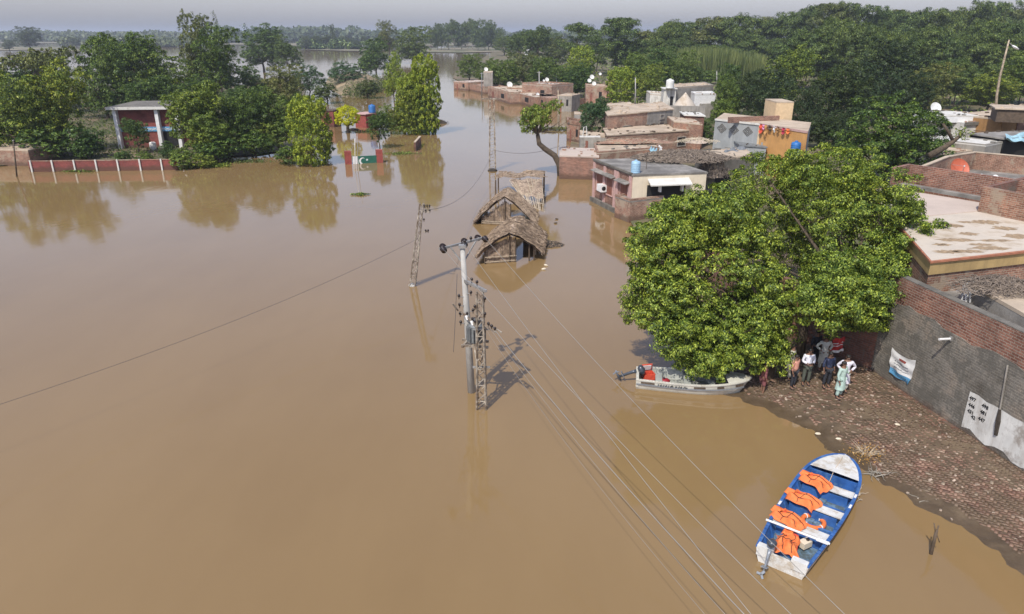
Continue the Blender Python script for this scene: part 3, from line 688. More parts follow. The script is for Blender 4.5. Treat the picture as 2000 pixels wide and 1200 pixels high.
t, org, a, b = hb('yard_shelter', 'grey sheet shelter against the blue-grey wall', (1447, 283), (1497, 287), 3.3, 3, 'plaster_blue', 'tf', over=.15, cat='shelter')
# --- right hand side, beyond the big roof
t, org, a, b = hb('white_house', 'stained whitewashed house with satellite dish on its roof', (1808, 229), (1884, 233), 5.4, 9, 'white_wall', 'roof_white', par=.1)
t, org, a, b = hb('white_house', 'streaked whitewashed house with flaking roof edge at the far right', (1884, 240), (1960, 237), 5.4, 8, 'white_wall', 'roof_white', par=.0)
panel(t, org, a, b, .0, 1, 5.1, 5.45, 'plaster_grey', 'roof_edge', .2)
hb('roof_room', 'low white plastered room on top of the whitewashed houses', (1832, 226), (1912, 226), 6.1, 5, 'white', 'roof_white', z0=5.3, cat='roof room')
hb('brick_parapet', 'pinkish brick parapet on the roof below the bamboo lamp pole', (1908, 226), (1944, 228), 6.0, .4, 'brickw', 'roof_pink', z0=5.3, cat='wall')
t, org, a, b = hb('brown_house', 'brown painted house with tools leaning on it at the right edge', (1960, 233), (2060, 222), 6.0, 6, 'brown_metal', 'roof_tan')
panel(t, org, a, b, .28, 1, -.3, 5.5, 'brick', 'brick_wall', .08); panel(t, org, a, b, .08, .2, 3.4, 3.5, 'cream', 'shelf', .4)
t, org, a, b = hb('roof_shelter', 'flat canopy above the brown house, the shade beneath it built as a dark block', (1950, 211), (2090, 216), 7.4, 4.5, 'wood', 'roof_tan', z0=5.9, over=.35, cat='shelter')  # dark block under the slab stands for the shade below the canopy
hb('grey_house', 'low grey house with sandy roof below the bare tree limb', (1828, 303), (1918, 291), 4.2, 6, 'plaster_blue', 'roof_tan', par=.0)
hb('grey_house', 'low grey block house with white roof beside the ragged shed', (1926, 284), (1962, 277), 4.8, 6, 'plaster_conc', 'roof_white', par=.08)
hb('ragged_shed', 'shed under torn sheets at the right edge, its shaded open inside painted black', (1962, 270), (2080, 264), 5.2, 4, 'black', 'roof_grey', over=.2, cat='shed')  # solid black walls paint the shade inside the open shed
freewall('brick_wall', 'stepped brick courtyard wall behind the orange dish', [G(1795, 329, 5.6), G(1850, 307, 5.6), G(1905, 298, 5.6), G(2060, 312, 5.6)], 3.2, 5.6, .25, 'brickp', 'roof_tan')
fl = [G(1775, 335, 4.2), G(1850, 318, 4.2), G(1905, 315, 4.2), G(2080, 328, 4.2), G(2100, 365, 4.2), G(1985, 372, 4.2)]
org = fl[0]; t = thing('flat_roof', org, 'greenish grey flat roof around the orange dish', 'roof')
MB().prism(fl, 0, 4.2).build('slab', M['roof_grey'], t, org)
# big flat roof with the ochre fascia
rp = [(1820, 508), (2120, 474), (2120, 412), (1915, 411), (1745, 367), (1700, 372)]
pr_ = [G(*p, 6) for p in rp]
for p in pr_: p.z = 0
org = pr_[0].copy(); t = thing('flat_roofed_house', org, 'large flat-roofed house with stained pale roof and ochre fascia', 'house')
MB().prism(pr_, -.2, 5.35).build('wall', M['brickp'], t, org)
c = sum(pr_, Vector())/6
o_ = lambda k: [p+(p-c).normalized()*k for p in pr_]
MB().prism(o_(.12), 5.35, 5.9).build('fascia', M['yellow_band'], t, org)
MB().prism(o_(.25), 5.897, 5.985).build('coping', M['red_edge'], t, org)
MB().prism(o_(.08), 5.98, 6.0).build('roof', M['roof_pale'], t, org)
sm_ = MB(); rr = random.Random(31)
for x, y, rx, ry in ((1862, 441, .5, .35), (1925, 434, .75, .4), (1892, 457, .45, .3), (1868, 469, .9, .28), (1962, 446, .6, .35), (1990, 462, .7, .4), (1915, 478, .55, .2), (1850, 492, .6, .25), (1893, 491, .7, .25), (1935, 485, .9, .28), (1840, 478, .4, .2), (1885, 434, .4, .2), (1945, 470, .8, .2)):
    c_ = G(x, y, 6.004); m_ = 26; ph = rr.uniform(0, 6); sm_.add([c_+Vector((rx*math.cos(2*math.pi*k/m_)*(1+.25*math.sin(3*k*.48+ph)+rr.uniform(-.12, .12)), ry*math.sin(2*math.pi*k/m_)*(1+.3*math.sin(5*k*.48+ph)+rr.uniform(-.12, .12)), 0)) for k in range(m_)], [tuple(range(m_))])
so_ = sm_.build('rain_stains', plain('brown_silt_stain', (.33, .235, .14), .9, var=.35, scale=5), t, org); so_['kind'] = 'stuff'
q = [G(1792, 424, 6.03), G(1914, 412, 6.03), G(1915, 396, 6.03), G(1745, 368, 6.03)]
MB().prism(q, 6.0, 6.03).build('roof_screed', M['roof_pink'], t, org)
freewall('brick_wall', 'long brick parapet wall at the back of the big pale roof', [G(1742, 368, 6), G(1768, 361, 6), G(1992, 398, 6)], 5.6, 7.3, .25, 'brick')
sk_ = [G(1742, 370, 6.04), G(1768, 364, 6.04), G(1915, 390, 6.04)]
for i in range(2): freewall('roof_skirting', 'pale cement skirting at the foot of the long brick parapet, %s piece' % ('short left', 'long right')[i], [sk_[i], sk_[i+1]], 6.0, 6.22-i*.01, .42, 'roof_grey', cat='skirting')
freewall('brick_wall', 'brick wall corner rising from the big pale roof at the right edge', [G(1916, 414, 6), G(2120, 458, 6)], 5.6, 7.35, .25, 'brickp')
freewall('brick_wall', 'brick return wall behind the right corner of the pale roof', [G(1917, 412, 6), G(2060, 372, 6)], 5.6, 7.31, .25, 'brickd')
# --- the tall grey wall of the nearest house
WA, WB = G(1702, 727, .3), G(2000, 927, .3); WA.z = WB.z = 0
wd = (WB-WA).normalized(); wn = outn(WA, WB)
if wn.x > 0: wn = -wn
WB = WA+wd*20
def wallpt(x, y, k=0.0):
    d = ray(x, y); o = Vector((0, 0, CH)); tt = (WA+wn*k-o).dot(wn)/d.dot(wn); return o+d*tt
inn = -wn
poly = [WA, WB, WB+inn*8, WA+inn*7.5]
org = WA.copy(); t = thing('grey_walled_house', org, 'near house with tall grey plastered wall and brick top course', 'house')
MB().prism(poly, -.3, 4.4).build('wall', M['plaster_grey'], t, org)
MB().prism([WA+inn*.04, WB+inn*.04, WB+inn*.3, WA+inn*.3], 4.4, 5.15).build('brick_parapet', M['brick'], t, org)
MB().prism([WA+inn*.0, WB, WB+inn*.34, WA+inn*.34], 5.147, 5.19).build('coping', M['plaster_grey'], t, org)
MB().prism([p+inn*.3 for p in (WA, WB)]+[WB+inn*7.9, WA+inn*7.4], 4.397, 4.44).build('roof', M['roof_grey'], t, org)
# slightly proud brick skin: the plaster stops on an uneven line
m_ = MB(); rr = random.Random(9); k_ = 40; L = 20
tp_ = [((wallpt(*q)-WA).dot(wd), wallpt(*q).z) for q in ((1745, 590), (1772, 597), (1820, 622), (1860, 650), (1900, 672), (1950, 690), (2000, 722), (2100, 800))]
tops = [float(np.interp(L*i/k_, [q[0] for q in tp_], [q[1] for q in tp_]))+rr.uniform(-.06, .06) for i in range(k_+1)]
MN = min(tops)-.1
vs = []
for i in range(k_+1): p = WA+wd*L*i/k_+wn*.035; vs += [p+Vector((0, 0, tops[i])), p+Vector((0, 0, 4.4))]
# brick face just outside the wall top; plaster laid over it below the uneven line
MB().prism([WA+wn*.03, WB+wn*.03, WB, WA], MN, 5.14).build('brick_course', M['brick'], t, org)
pm = MB(); vs = []
for i in range(k_+1):
    p = WA+wd*L*i/k_+wn*.06; vs += [p+Vector((0, 0, -.3)), p+Vector((0, 0, tops[i])), p-wn*.05+Vector((0, 0, tops[i]))]
pm.add(vs, [f for i in range(k_) for f in ((3*i, 3*i+3, 3*i+4, 3*i+1), (3*i+1, 3*i+4, 3*i+5, 3*i+2))]); pm.build('plaster_coat', M['block_wall'], t, org)
MB().prism([WA+wn*.25, WB+wn*.25, WB, WA], -.3, .42).build('brick_plinth', M['brickd'], t, org)
# whitewashed patch with numbers
w0, w1 = wallpt(1889, 800), wallpt(2000, 817); s0 = (w0-WA).dot(wd)
pm = MB(); vs = []
for i in range(31):
    s_ = s0+(12)*i/30; p = WA+wd*s_+wn*.075; e = .06*math.sin(i*2.1)+rr.uniform(-.05, .05)
    vs += [p+Vector((0, 0, .42+.12*math.sin(i*1.7)+.15)), p+Vector((0, 0, 2.12+e*.4))]
pm.add(vs, [(2*i, 2*i+2, 2*i+3, 2*i+1) for i in range(30)]); pm.build('whitewash_patch', M['whitewash'], t, org)
yaw = math.atan2(wd.y, wd.x)
def text_on(s, p, size, mat, parent=None, org=(0, 0, 0), yaw=0, name='lettering', bold=.008, shear=0):
    c = bpy.data.curves.new(name, 'FONT'); c.body = s; c.size = size; c.extrude = .004; c.offset = bold*size/.25; c.shear = shear; c.resolution_u = 2
    o = bpy.data.objects.new(name, c); S.collection.objects.link(o); dg = bpy.context.evaluated_depsgraph_get()
    me = bpy.data.meshes.new_from_object(o.evaluated_get(dg)); bpy.data.objects.remove(o)
    me.transform(Matrix.Translation(Vector(p)-Vector(org)) @ Matrix.Rotation(yaw, 4, 'Z') @ Matrix.Rotation(math.pi/2, 4, 'X'))
    me.materials.clear(); me.materials.append(M[mat]); r = bpy.data.objects.new(name, me); S.collection.objects.link(r); r.parent = parent
    return r
for s_, x, y in (('497', 1893, 775), ('446', 1891, 788), ('431', 1889, 800), ('42', 1896, 812), ('498', 1917, 790), ('481', 1914, 802), ('447', 1910, 815)):
    text_on(s_, wallpt(x, y+4, .085), .20, 'black', t, org, yaw, 'painted_number', .006)
# pipe and stain on the wall
a_, b_ = wallpt(1968, 714, .12), wallpt(1953, 800, .12)
MB().tube([a_, b_], .03, 6).build('drain_pipe', M['plaster_conc'], t, org)
MB().tube([wallpt(1953, 800, .09), wallpt(1950, 822, .09), wallpt(1945, 850, .09)], [(.05, .05), (.10, .10), (.07, .07)], 6).build('drain_stain', M['debris'], t, org)
# perpendicular wall in the tree's shade
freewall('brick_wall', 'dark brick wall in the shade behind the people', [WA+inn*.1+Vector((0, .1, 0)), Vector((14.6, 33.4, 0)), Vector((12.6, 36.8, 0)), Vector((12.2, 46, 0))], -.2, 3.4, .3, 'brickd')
# rooms on the lower roof
a, b = G(1893, 552, 5.35), G(2100, 668, 5.35)
for p in (a, b): p.z = 0
t, org = house('rooftop_room', 'low roughcast room carrying the pile of firewood', [a, b, b+Vector((3.5, 0, 0)), a+Vector((3.6, .6, 0))], 5.35, 'plaster_conc', 'roof_tan', z0=4.43, par=.0, cat='roof room')
# --- school building on the left
sa, sb = G(236, 291, .1), G(385, 289, .1); sa.z = sb.z = 0
bk = -outn(sa, sb)*9; zt = top_of(238, 291, 214, .1)
org = sa.copy(); t = thing('school_building', org, 'maroon brick school block with white columns and thick grey roof slab', 'school')
mb = MB(); mb.prism([sa+bk*.06, sb+bk*.06, sb+bk, sa+bk], -.2, zt); mb.build('wall', M['maroon'], t, org)
e1 = (sb-sa).normalized()
MB().prism([sa-e1*.7-bk.normalized()*.6, sb+e1*.7-bk.normalized()*.6, sb+e1*.7+bk*1.05, sa-e1*.7+bk*1.05], zt, zt+.32).build('roof', M['plaster_grey'], t, org)
MB().bar(sa-e1*.72-bk.normalized()*.64+Vector((0, 0, zt+.17)), sb+e1*.72-bk.normalized()*.64+Vector((0, 0, zt+.17)), .1, .36).build('roof_edge', M['roof_white'], t, org)
Ls = (sb-sa).length
for px_ in (238, 315, 352):
    q = G(px_, 290, .1); u = (q-sa).dot(e1); p = sa+e1*(u+.15)
    MB().prism([p-e1*.22-bk.normalized()*.25, p+e1*.22-bk.normalized()*.25, p+e1*.22+bk.normalized()*.5, p-e1*.22+bk.normalized()*.5], -.2, zt-.003).build('column', M['white'], t, org)
panel(t, org, sa+bk*.06, sb+bk*.06, .03, .5, 2.35, 2.95, 'signblue', 'sign_board', .12); s2 = panel(t, org, sa+bk*.06, sb+bk*.06, .55, .76, 2.35, 2.95, 'signblue', 'sign_board', .12)
opening_panel(t, org, sa+bk*.06, sb+bk*.06, .57, .76, .1, 2.3, None, name='doorway')
sc = MB(); rr = random.Random(4); nn = outn(sa, sb)
for u in [.05+.012*i for i in range(38)]+[.56+.012*i for i in range(16)]:
    p = sa+bk*.06+(sb-sa)*u+nn*.14+Vector((0, 0, 2.62+rr.uniform(-.1, .1)))
    pts_ = [p+e1*(.11*math.cos(x)*rr.uniform(.6, 1.2))+Vector((0, 0, .14*math.sin(x*rr.choice((1, 1.5))))) for x in (0, 1, 2, 3, 4)]
    sc.tube(pts_, .028, 4)
sc.build('painted_script', M['white'], t, org)
for k in range(1): MB().lathe(G(303, 291, .1)-bk.normalized()*.6, [(.35, 0), (.42, .3), (.42, .9), (.3, 1.0)], 12).build('water_drum', M['white'], None, (0, 0, 0)); tag(bpy.data.objects['water_drum'], 'white drum standing against the maroon school wall', 'drum')
# maroon boundary wall with white pilasters
wa, wb = G(62, 336, 0), G(346, 332, 0); hz = top_of(200, 334, 314)
t, org = freewall('boundary_wall', 'low maroon brick boundary wall with white pilasters along the water', [wa, wb], -.4, hz, .25, 'maroon', 'brickp')
e_ = (wb-wa).normalized()
for px_ in (62, 102, 143, 184, 225, 267, 308):
    p = G(px_+3, 336, 0); u = (p-wa).dot(e_); p = wa+e_*u+outn(wa, wb)*.2
    MB().box(p+Vector((0, 0, hz/2-.15)), (.16, .14, hz+.6), math.atan2(e_.y, e_.x)).build('pilaster', M['roof_white'], t, org)
hb('brick_house', 'old brick building with sandy roof at the left edge', (-70, 291), (54, 293), 1.95, 5, 'brickp', 'roof_tan')
hb('pump_house', 'small red brick pump house in the channel with blue tank on top', (714, 223), (736, 220), 2.3, 2.4, 'pillar_red', 'pink', over=.25)
hb('brick_hut', 'narrow dark red hut half hidden behind the yellow tree', (650, 216), (664, 213), 2.8, 2.4, 'maroon', 'wood', over=.1, cat='hut')
# far row of flooded houses along the channel
for (x0, y0, x1, y1, z, dp, wl, rf, lab, pr) in (
    (886, 159, 914, 161, 2.3, 9, 'brickw', 'roof_pink', 'farthest brick house of the row, with a pale rounded roof', 0),
    (913, 165, 946, 172, 1.6, 6, 'brickw', 'brickw', 'roofless ruined brick house near the far end of the row', .3),
    (953, 170, 996, 182, 2.5, 9, 'brickw', 'roof_tan', 'long pinkish brick house with white dish behind its roof', .15),
    (990, 170, 1024, 172, 2.9, 6, 'brickp', 'roof_tan', 'low brick house behind the white dish', 0),
    (996, 178, 1045, 189, 2.4, 6, 'brickp', 'roof_pale', 'pale mud-plastered house with flat roof at the water edge', .0),
    (1020, 164, 1078, 168, 4.2, 7, 'brickw', 'roof_pink', 'two-level pink brick house, tallest of the far row', .3),
    (1040, 184, 1068, 193, 2.4, 4, 'brickp', 'brickw', 'small walled brick yard before the tallest far house', .1),
    (1066, 177, 1084, 177, 3.0, 5, 'brick', 'roof_tan', 'narrow brick house with a roof slab behind the thin poles', .1),
    (1089, 186, 1117, 187, 3.2, 5, 'plaster_conc', 'roof_tan', 'grey boxy hut at the water beside the bamboo pole', 0),
    (1117, 195, 1160, 190, 2.0, .4, 'brick', 'brick', 'low brick wall linking the grey hut to the dish house', 0),
    (1145, 168, 1186, 169, 4.6, 6, 'brickw', 'roof_tan', 'brick house with three white dishes on its roof', .1),
    (1187, 157, 1200, 157, 5.2, 4, 'brick', 'roof_tan', 'small brick house peeking out behind the dish house', 0),
    (1108, 241, 1136, 246, 2.6, 4, 'brickp', 'wood', 'roofless mud-plastered brick shed beside the dark bushy tree', .5),
    (1122, 222, 1146, 224, 3.6, 3, 'plaster_conc', 'roof_tan', 'narrow concrete shed behind the dark bushy tree', 0),
    (1134, 262, 1186, 268, 2.6, 4, 'plaster_conc', 'roof_tan', 'grey wall and porch under the dark bushy tree', 0),
    (1186, 213, 1240, 208, 4.3, 8, 'plaster_conc', 'roof_tan', 'sandy-roofed house behind the long brick house', 0),
    (944, 141, 962, 141, 5.5, 6, 'plaster_conc', 'roof_tan', 'distant sandy house among the trees at the row end', 0)):
    t, org, a, b = hb('brick_house', lab, (x0, y0), (x1, y1), z, dp, wl, rf, par=pr, group=BG)
    if x1-x0 > 24 and z > 2.2 and dp > 1: opening_panel(t, org, a, b, .62, .76, z*.35, z*.75, None); opening_panel(t, org, a, b, .2, .3, 0, z*.7, None, 'shutter', 'door')
c = G(1337, 207, 3.4)
MB().lathe(c-Vector((0, 0, 1.2)), [(2.1, 0), (1.9, 1.2), (1.2, 2.1), (.45, 2.9), (.05, 3.4)], 18).build('straw_stack', M['roof_pale'], None, c-Vector((0, 0, 1.2)), True)
tag(bpy.data.objects['straw_stack'], 'conical pale straw stack before the grey concrete house', 'straw stack')
# ---------------------------------------------------------------- poles and wires
def lattice(mb, a, b, w0, w1, n, r=.028, ang=.6):
    a, b = Vector(a), Vector(b); cor = []
    for k in range(4):
        q = ang+k*math.pi/2; d = Vector((math.cos(q), math.sin(q), 0))*.707
        cor.append([a.lerp(b, i/n)+d*(w0+(w1-w0)*i/n) for i in range(n+1)])
    for c in cor: mb.bar(c[0], c[-1], r*2, r*2)
    for k in range(4):
        c, d = cor[k], cor[(k+1) % 4]
        for i in range(n):
            mb.bar(c[i], d[i+1], r, r); 
            if i % 2: mb.bar(c[i], d[i], r, r)
def insul(p, ax, parent, org, s=1.0, n=3):
    mb = MB(); q = Vector(ax).to_track_quat('Z', 'Y').to_euler(); prof = [(.02, 0)]
    for i in range(n): prof += [(.03, .03+i*.09), (.105*s, .055+i*.09), (.10*s, .075+i*.09), (.03, .085+i*.09)]
    prof += [(.02, n*.09+.05)]
    mb.lathe(p, prof, 12, (q.x, q.y, q.z)); return mb.build('insulator', M['porcelain'], parent, org, True)
def small_ins(p, parent, org):
    MB().lathe(p, [(.015, -.12), (.02, -.02), (.055, 0), (.06, .06), (.04, .10), (.01, .12)], 8).build('insulator', M['porcelain'], parent, org, True)
pb = G(922, 766); ptz = top_of(922, 766, 482); pt = Vector((A(903, 482, pb.y+.05).x, pb.y+.05, ptz))
t = thing('concrete_pole', pb, 'tall round grey concrete power pole with black disc insulators on its crossarm', 'power pole')
MB().tube([pb-Vector((0, 0, .8)), pb.lerp(pt, .5), pt], [.175, .14, .10], 18).build('pole', M['concrete'], t, pb, True)
e0, e1 = G(858, 487, ptz-.12), G(948, 464, ptz-.12); mb = MB()
mb.bar(e0, e1, .09, .09); mb.bar(e0.lerp(e1, .22), pt-Vector((0, 0, .75)), .05); mb.bar(e0.lerp(e1, .8), pt-Vector((0, 0, .75)), .05); mb.box(pt+Vector((0, 0, .0)), (.3, .3, .12))
mb.build('crossarm', M['steel'], t, pb)
wdir = (G(1555, 1200, 5.5)-pt); wdir.z = 0; wdir.normalize(); INS = []
for u, s_ in ((.06, 1), (.5, 1), (.96, 1), (.1, -1), (.56, -1), (.86, -1)):
    p = e0.lerp(e1, u)+wdir*s_*.06+Vector((0, 0, .02)); insul(p, wdir*s_+Vector((0, 0, -.12)), t, pb, 1.25)
    if s_ > 0: INS.append(p+wdir*.36)
small_ins(pt+Vector((.35, .2, .25)), t, pb); small_ins(pt+Vector((.1, 0, .18)), t, pb)
for i, (dx, z) in enumerate(((.17, 5.1), (.17, 4.7), (-.2, 4.55), (-.2, 4.15), (-.2, 3.75), (-.2, 3.35), (.2, 3.9), (.22, 3.5))): 
    q = pb.lerp(pt, z/ptz); MB().bar((q.x, q.y-.08, z), (q.x+dx*1.4, q.y-.1, z), .03).build('bracket', M['steel'], t, pb); small_ins(Vector((q.x+dx*1.4, q.y-.1, z+.02)), t, pb)
lb = G(941, 797); ltz = top_of(941, 797, 572)
lt = Vector((A(937, 572, lb.y).x, lb.y, ltz))
t2 = thing('lattice_pole', lb, 'rusty steel lattice pole standing close in front of the round concrete pole', 'power pole'); mb = MB()
lattice(mb, lb-Vector((0, 0, .7)), lt, .40, .24, 16, .03, .75); mb.build('lattice', M['rust'], t2, lb)
mb = MB(); p1 = Vector((pb.lerp(pt, .78).x, pb.y, ptz*.78)); mb.bar(p1, lt+Vector((.25, -.1, .1)), .12, .1); mb.build('linking_arm', M['steel'], t2, lb)
for u in (.35, .6): small_ins(p1.lerp(lt+Vector((.25, -.1, .1)), u)+Vector((0, 0, .17)), t2, lb)
mb = MB(); pz = ltz*.82
for dx in (-.1, .14): mb.bar(lt+Vector((dx+.25, -.1, -ltz*.26)), lt+Vector((dx+.75, -.9, -ltz*.26)), .05)
mb.build('side_bracket', M['rust'], t2, lb)
for k in range(3): small_ins(lt+Vector((.34+.14*k, -.25-.26*k, -ltz*.26+.08)), t2, lb)
for k in range(5): small_ins(lt+Vector((-.2 if k % 2 else .2, -.12, -.25-k*.33)), t2, lb)
mb = MB(); mb.bar((lb.x-.35, lb.y-.05, 1.95), (lb.x+.38, lb.y-.05, 1.95), .06, .08); mb.bar((lb.x-.3, lb.y+.05, 3.62), (lb.x+.4, lb.y+.05, 3.62), .05); mb.build('tie_bar', M['steel'], t2, lb)
# three fuse cut-outs on a tie beam between the poles
c0_ = Vector((pb.x-.35, pb.y-.25, 3.95)); c1_ = Vector((lb.x-.05, lb.y+.2, 3.55)); mb = MB(); mb.bar(c0_, c1_, .08)
mb.bar(c0_+Vector((-.15, 0, .05)), c0_+Vector((-.35, -.25, .45)), .05); f_ = mb.build('fuse_beam', M['rust'], t2, lb)
for u in (.25, .55, .85):
    p = c0_.lerp(c1_, u); MB().tube([p+Vector((0, -.05, .05)), p+Vector((.08, -.12, -.12))], .06, 8).build('fuse', M['white'], f_, lb); small_ins(p+Vector((.05, -.05, .1)), f_, lb)
# transformer on its platform
tc = (pb+lb)/2+Vector((.02, .0, 0)); tz = 2.75; org = Vector((tc.x, tc.y, tz))
t3 = thing('transformer', org, 'grey finned transformer on a platform between the two poles', 'transformer')
mb = MB(); mb.lathe(org, [(.25, 0), (.29, .06), (.29, .78), (.24, .86)], 14); mb.build('tank', M['tf'], t3, org, False)
mb = MB()
for k in range(14):
    a_ = k*2*math.pi/14; mb.box(org+Vector((math.cos(a_)*.35, math.sin(a_)*.35, .42)), (.14, .022, .66), a_)
mb.build('cooling_fins', M['tf'], t3, org)
for k in range(3): MB().lathe(org+Vector((-.15+.15*k, -.05, .86)), [(.03, 0), (.06, .04), (.03, .08), (.055, .12), (.03, .16), (.05, .20), (.012, .30)], 8).build('bushing', M['porcelain'], t3, org)
MB().tube([org+Vector((-.3, .1, .95)), org+Vector((.3, .1, .95))], .09, 10).build('oil_conservator', M['tf'], t3, org)
mb = MB()
for dy in (-.3, .3): mb.bar((pb.x-.35, tc.y+dy+.1, tz-.06), (lb.x+.3, tc.y+dy-.1, tz-.06), .09, .09)
mb.bar((pb.x-.3, tc.y-.35, tz-.07), (pb.x-.1, tc.y+.4, tz-.07), .08); mb.bar((lb.x+.1, tc.y+.3, tz-.07), (lb.x, lb.y-.2, 1.95), .05); mb.bar((lb.x-.3, tc.y-.3, tz-.07), (lb.x-.15, lb.y-.1, 1.95), .05)
mb.build('transformer_platform', M['rust'], t2, lb)
def wire(name, label, a, b, sag, r=.009, m='wire', n=40, group=None, ext=1.0):
    a, b = Vector(a), Vector(b); pts_ = []
    for i in range(n+1):
        u = i/n*ext; p = a+(b-a)*u; p.z -= sag*4*u*(1-u) if u <= 1 else 0; pts_.append(p)
    o = MB().tube([p-a for p in pts_], r, 5).build(name, M[m], smooth=True); o.location = a
    return tag(o, label, 'wire', group)
ends = [G(1555, 1200, 5.3), G(1640, 1200, 5.3), G(1700, 1240, 5.2)]
wire('power_line', 'overhead wire from the left insulator of the round pole', INS[0], A(1555, 1210, 13.2), .25)
wire('power_line', 'overhead wire from the middle insulator of the round pole, running past the dock water', INS[1], A(1475, 1210, 13.2), .2, .009)
wire('power_line', 'overhead wire from the right insulator of the round pole, crossing the blue boat stern', INS[2], A(1660, 1210, 13.6), .3)
lw = lt+Vector((.5, -.5, -ltz*.26+.1))
wire('service_cable', 'thick twin cable from the lattice pole bracket running to the bottom edge', lw, A(1463, 1210, 13.0), .25, .013)
wire('service_cable', 'thin faint wire left of the thick cable over the brown water', lw+Vector((-.2, .2, 0)), A(1425, 1210, 12.8), .3, .006)
wire('service_cable', 'faintest leftmost wire from the lattice pole to the bottom edge', lw+Vector((-.3, .3, -.2)), A(1385, 1210, 12.7), .35, .005)
wire('hanging_wire', 'loose wire hanging down left of the round concrete pole', pt+Vector((-.25, 0, -1.2)), Vector((pb.x-.75, pb.y-.3, 2.1)), .15, .012, 'wired')
# leaning lattice pole
b2 = G(806, 558); z2 = top_of(806, 558, 398); tp2 = Vector((A(823, 396, b2.y).x, b2.y, z2))
t = thing('lattice_pole', b2, 'leaning lattice pole alone in the brown water left of the transformer', 'power pole'); mb = MB()
lattice(mb, b2-(tp2-b2)*.1, tp2, .36, .2, 14, .03, .75); mb.build('lattice', M['rust'], t, b2)
MB().lathe(b2-Vector((0, 0, .2)), [(.3, 0), (.26, .25), (.12, .34)], 10).build('footing', M['concrete'], t, b2)
mb = MB(); MBp = tp2-Vector((0, 0, .25)); mb.bar(MBp, MBp+Vector((.5, -.1, 0)), .05); mb.bar(MBp-Vector((0, 0, .25)), MBp+Vector((.5, -.1, -.25)), .05); mb.bar(MBp-Vector((0, 0, 1.5)), MBp+Vector((.35, -.1, -1.5)), .05); mb.build('bracket', M['rust'], t, b2)
for q in ((.2, -.1, .1), (.35, -.1, .1), (.5, -.1, .1), (.25, -.1, -.2), (.5, -.1, -.2), (.12, -.1, -.75), (.2, -.1, -1.45), (.35, -.1, -1.45)): small_ins(MBp+Vector(q), t, b2)
wire('sagging_wire', 'thin dark wire sagging from the leaning pole to the left edge', tp2-(tp2-b2)*.42, A(-140, 835, 22), .55, .009, 'wired')
wire('sagging_wire', 'thin dark wire between the leaning pole and the tall straight pole', tp2-Vector((0, 0, .4)), G(962, 333)+Vector((.2, 0, 2.5)), 1.8, .014, 'wired')
# T pole
b3 = G(962, 334); z3 = top_of(962, 334, 194); t = thing('lattice_pole', b3, 'tall straight lattice pole with a T crossbar in mid channel', 'power pole')
mb = MB(); q = .42
for s_ in (-1, 1):
    mb.bar(b3+Vector((s_*.36, 0, -.5)), b3+Vector((s_*.22, 0, z3)), .16, .16)
for i in range(22):
    z_ = i*z3/22; w_1 = .36-.14*z_/z3; mb.bar(b3+Vector((-w_1, 0, z_)), b3+Vector((w_1, 0, z_+.18)), .05)
mb.build('lattice', M['rust'], t, b3)
MB().bar(b3+Vector((-1.25, .1, z3+.04)), b3+Vector((1.0, -.1, z3+.04)), .16, .16).build('crossarm', M['rust'], t, b3)
MB().lathe(b3-Vector((0, 0, .3)), [(.6, 0), (.55, .42), (.3, .55)], 10).build('footing', M['debris'], t, b3)
wire('sagging_wire', 'thin dark wire from the T pole to the brick house by the leaning tree', G(962, 334)+Vector((.2, 0, 2.4)), A(1094, 285, 82), .6, .02, 'wired')
def pole(px, yb, yt, r, label, m='concrete', z0=0., lean=0, name='pole', cat='pole', bar_=0):
    g = G(px, yb, z0); z = top_of(px, yb, yt, z0); t = thing(name, g, label, cat)
    tp = Vector((A(px+lean, yt, g.y).x, g.y, z)); MB().tube([g-Vector((0, 0, .4)), g.lerp(tp, .5)+Vector((.02, 0, 0)), tp], [r, r*.85, r*.7], 8).build('shaft', M[m], t, g, True)
    mb = MB()
    if bar_: mb.bar(tp+Vector((-bar_, 0, -.2)), tp+Vector((bar_, 0, -.2)), .12)
    else: mb.box(tp+Vector((0, 0, .02)), (r*1.7, r*1.7, .1))
    mb.build('pole_cap' if not bar_ else 'crossarm', M['steel'], t, g); return t, g, tp
pole(1092, 252, 175, .10, 'pale bamboo pole standing in water right of the leaning tree crown', 'stick', lean=-2)
pole(1087, 190, 145, .12, 'grey pole behind the grey boxy hut of the far row', 'tf')
pole(1053, 203, 140, .13, 'thin power pole before the tallest far house', 'concrete', bar_=.5)
pole(941, 190, 142, .13, 'thin power pole left of the pinkish far house', 'tf', bar_=.5)
pole(957, 135, 104, .16, 'distant grey pole among the trees at the row end', 'tf')
pole(1241, 203, 152, .13, 'pale concrete pole behind the sandy roofed house', 'concrete', 2.0)
pole(1400, 172, 139, .15, 'pale pole beside the green tree right of the white house', 'concrete', 2.0)
pole(693, 330, 270, .04, 'thin white twin pole behind the flag gate', 'white')
pole(698, 330, 262, .035, 'thinner grey pole beside the flag gate, right of its white twin', 'steel')
pole(32, 345, 275, .09, 'thin dark pole in water before the left brick house', 'wood', lean=-6)
pole(715, 122, 88, .14, 'leaning pale pole rising from the open water far behind', 'concrete', lean=-7)
t, g, tp = pole(1650, 128, 113, .14, 'slim street lamp pole above the dark mango trees', 'tf', z0=6, name='street_lamp', cat='street lamp')
MB().lathe(tp, [(.5, .0), (.7, .1), (.45, .25)], 10).build('lamp_head', M['white'], t, g)
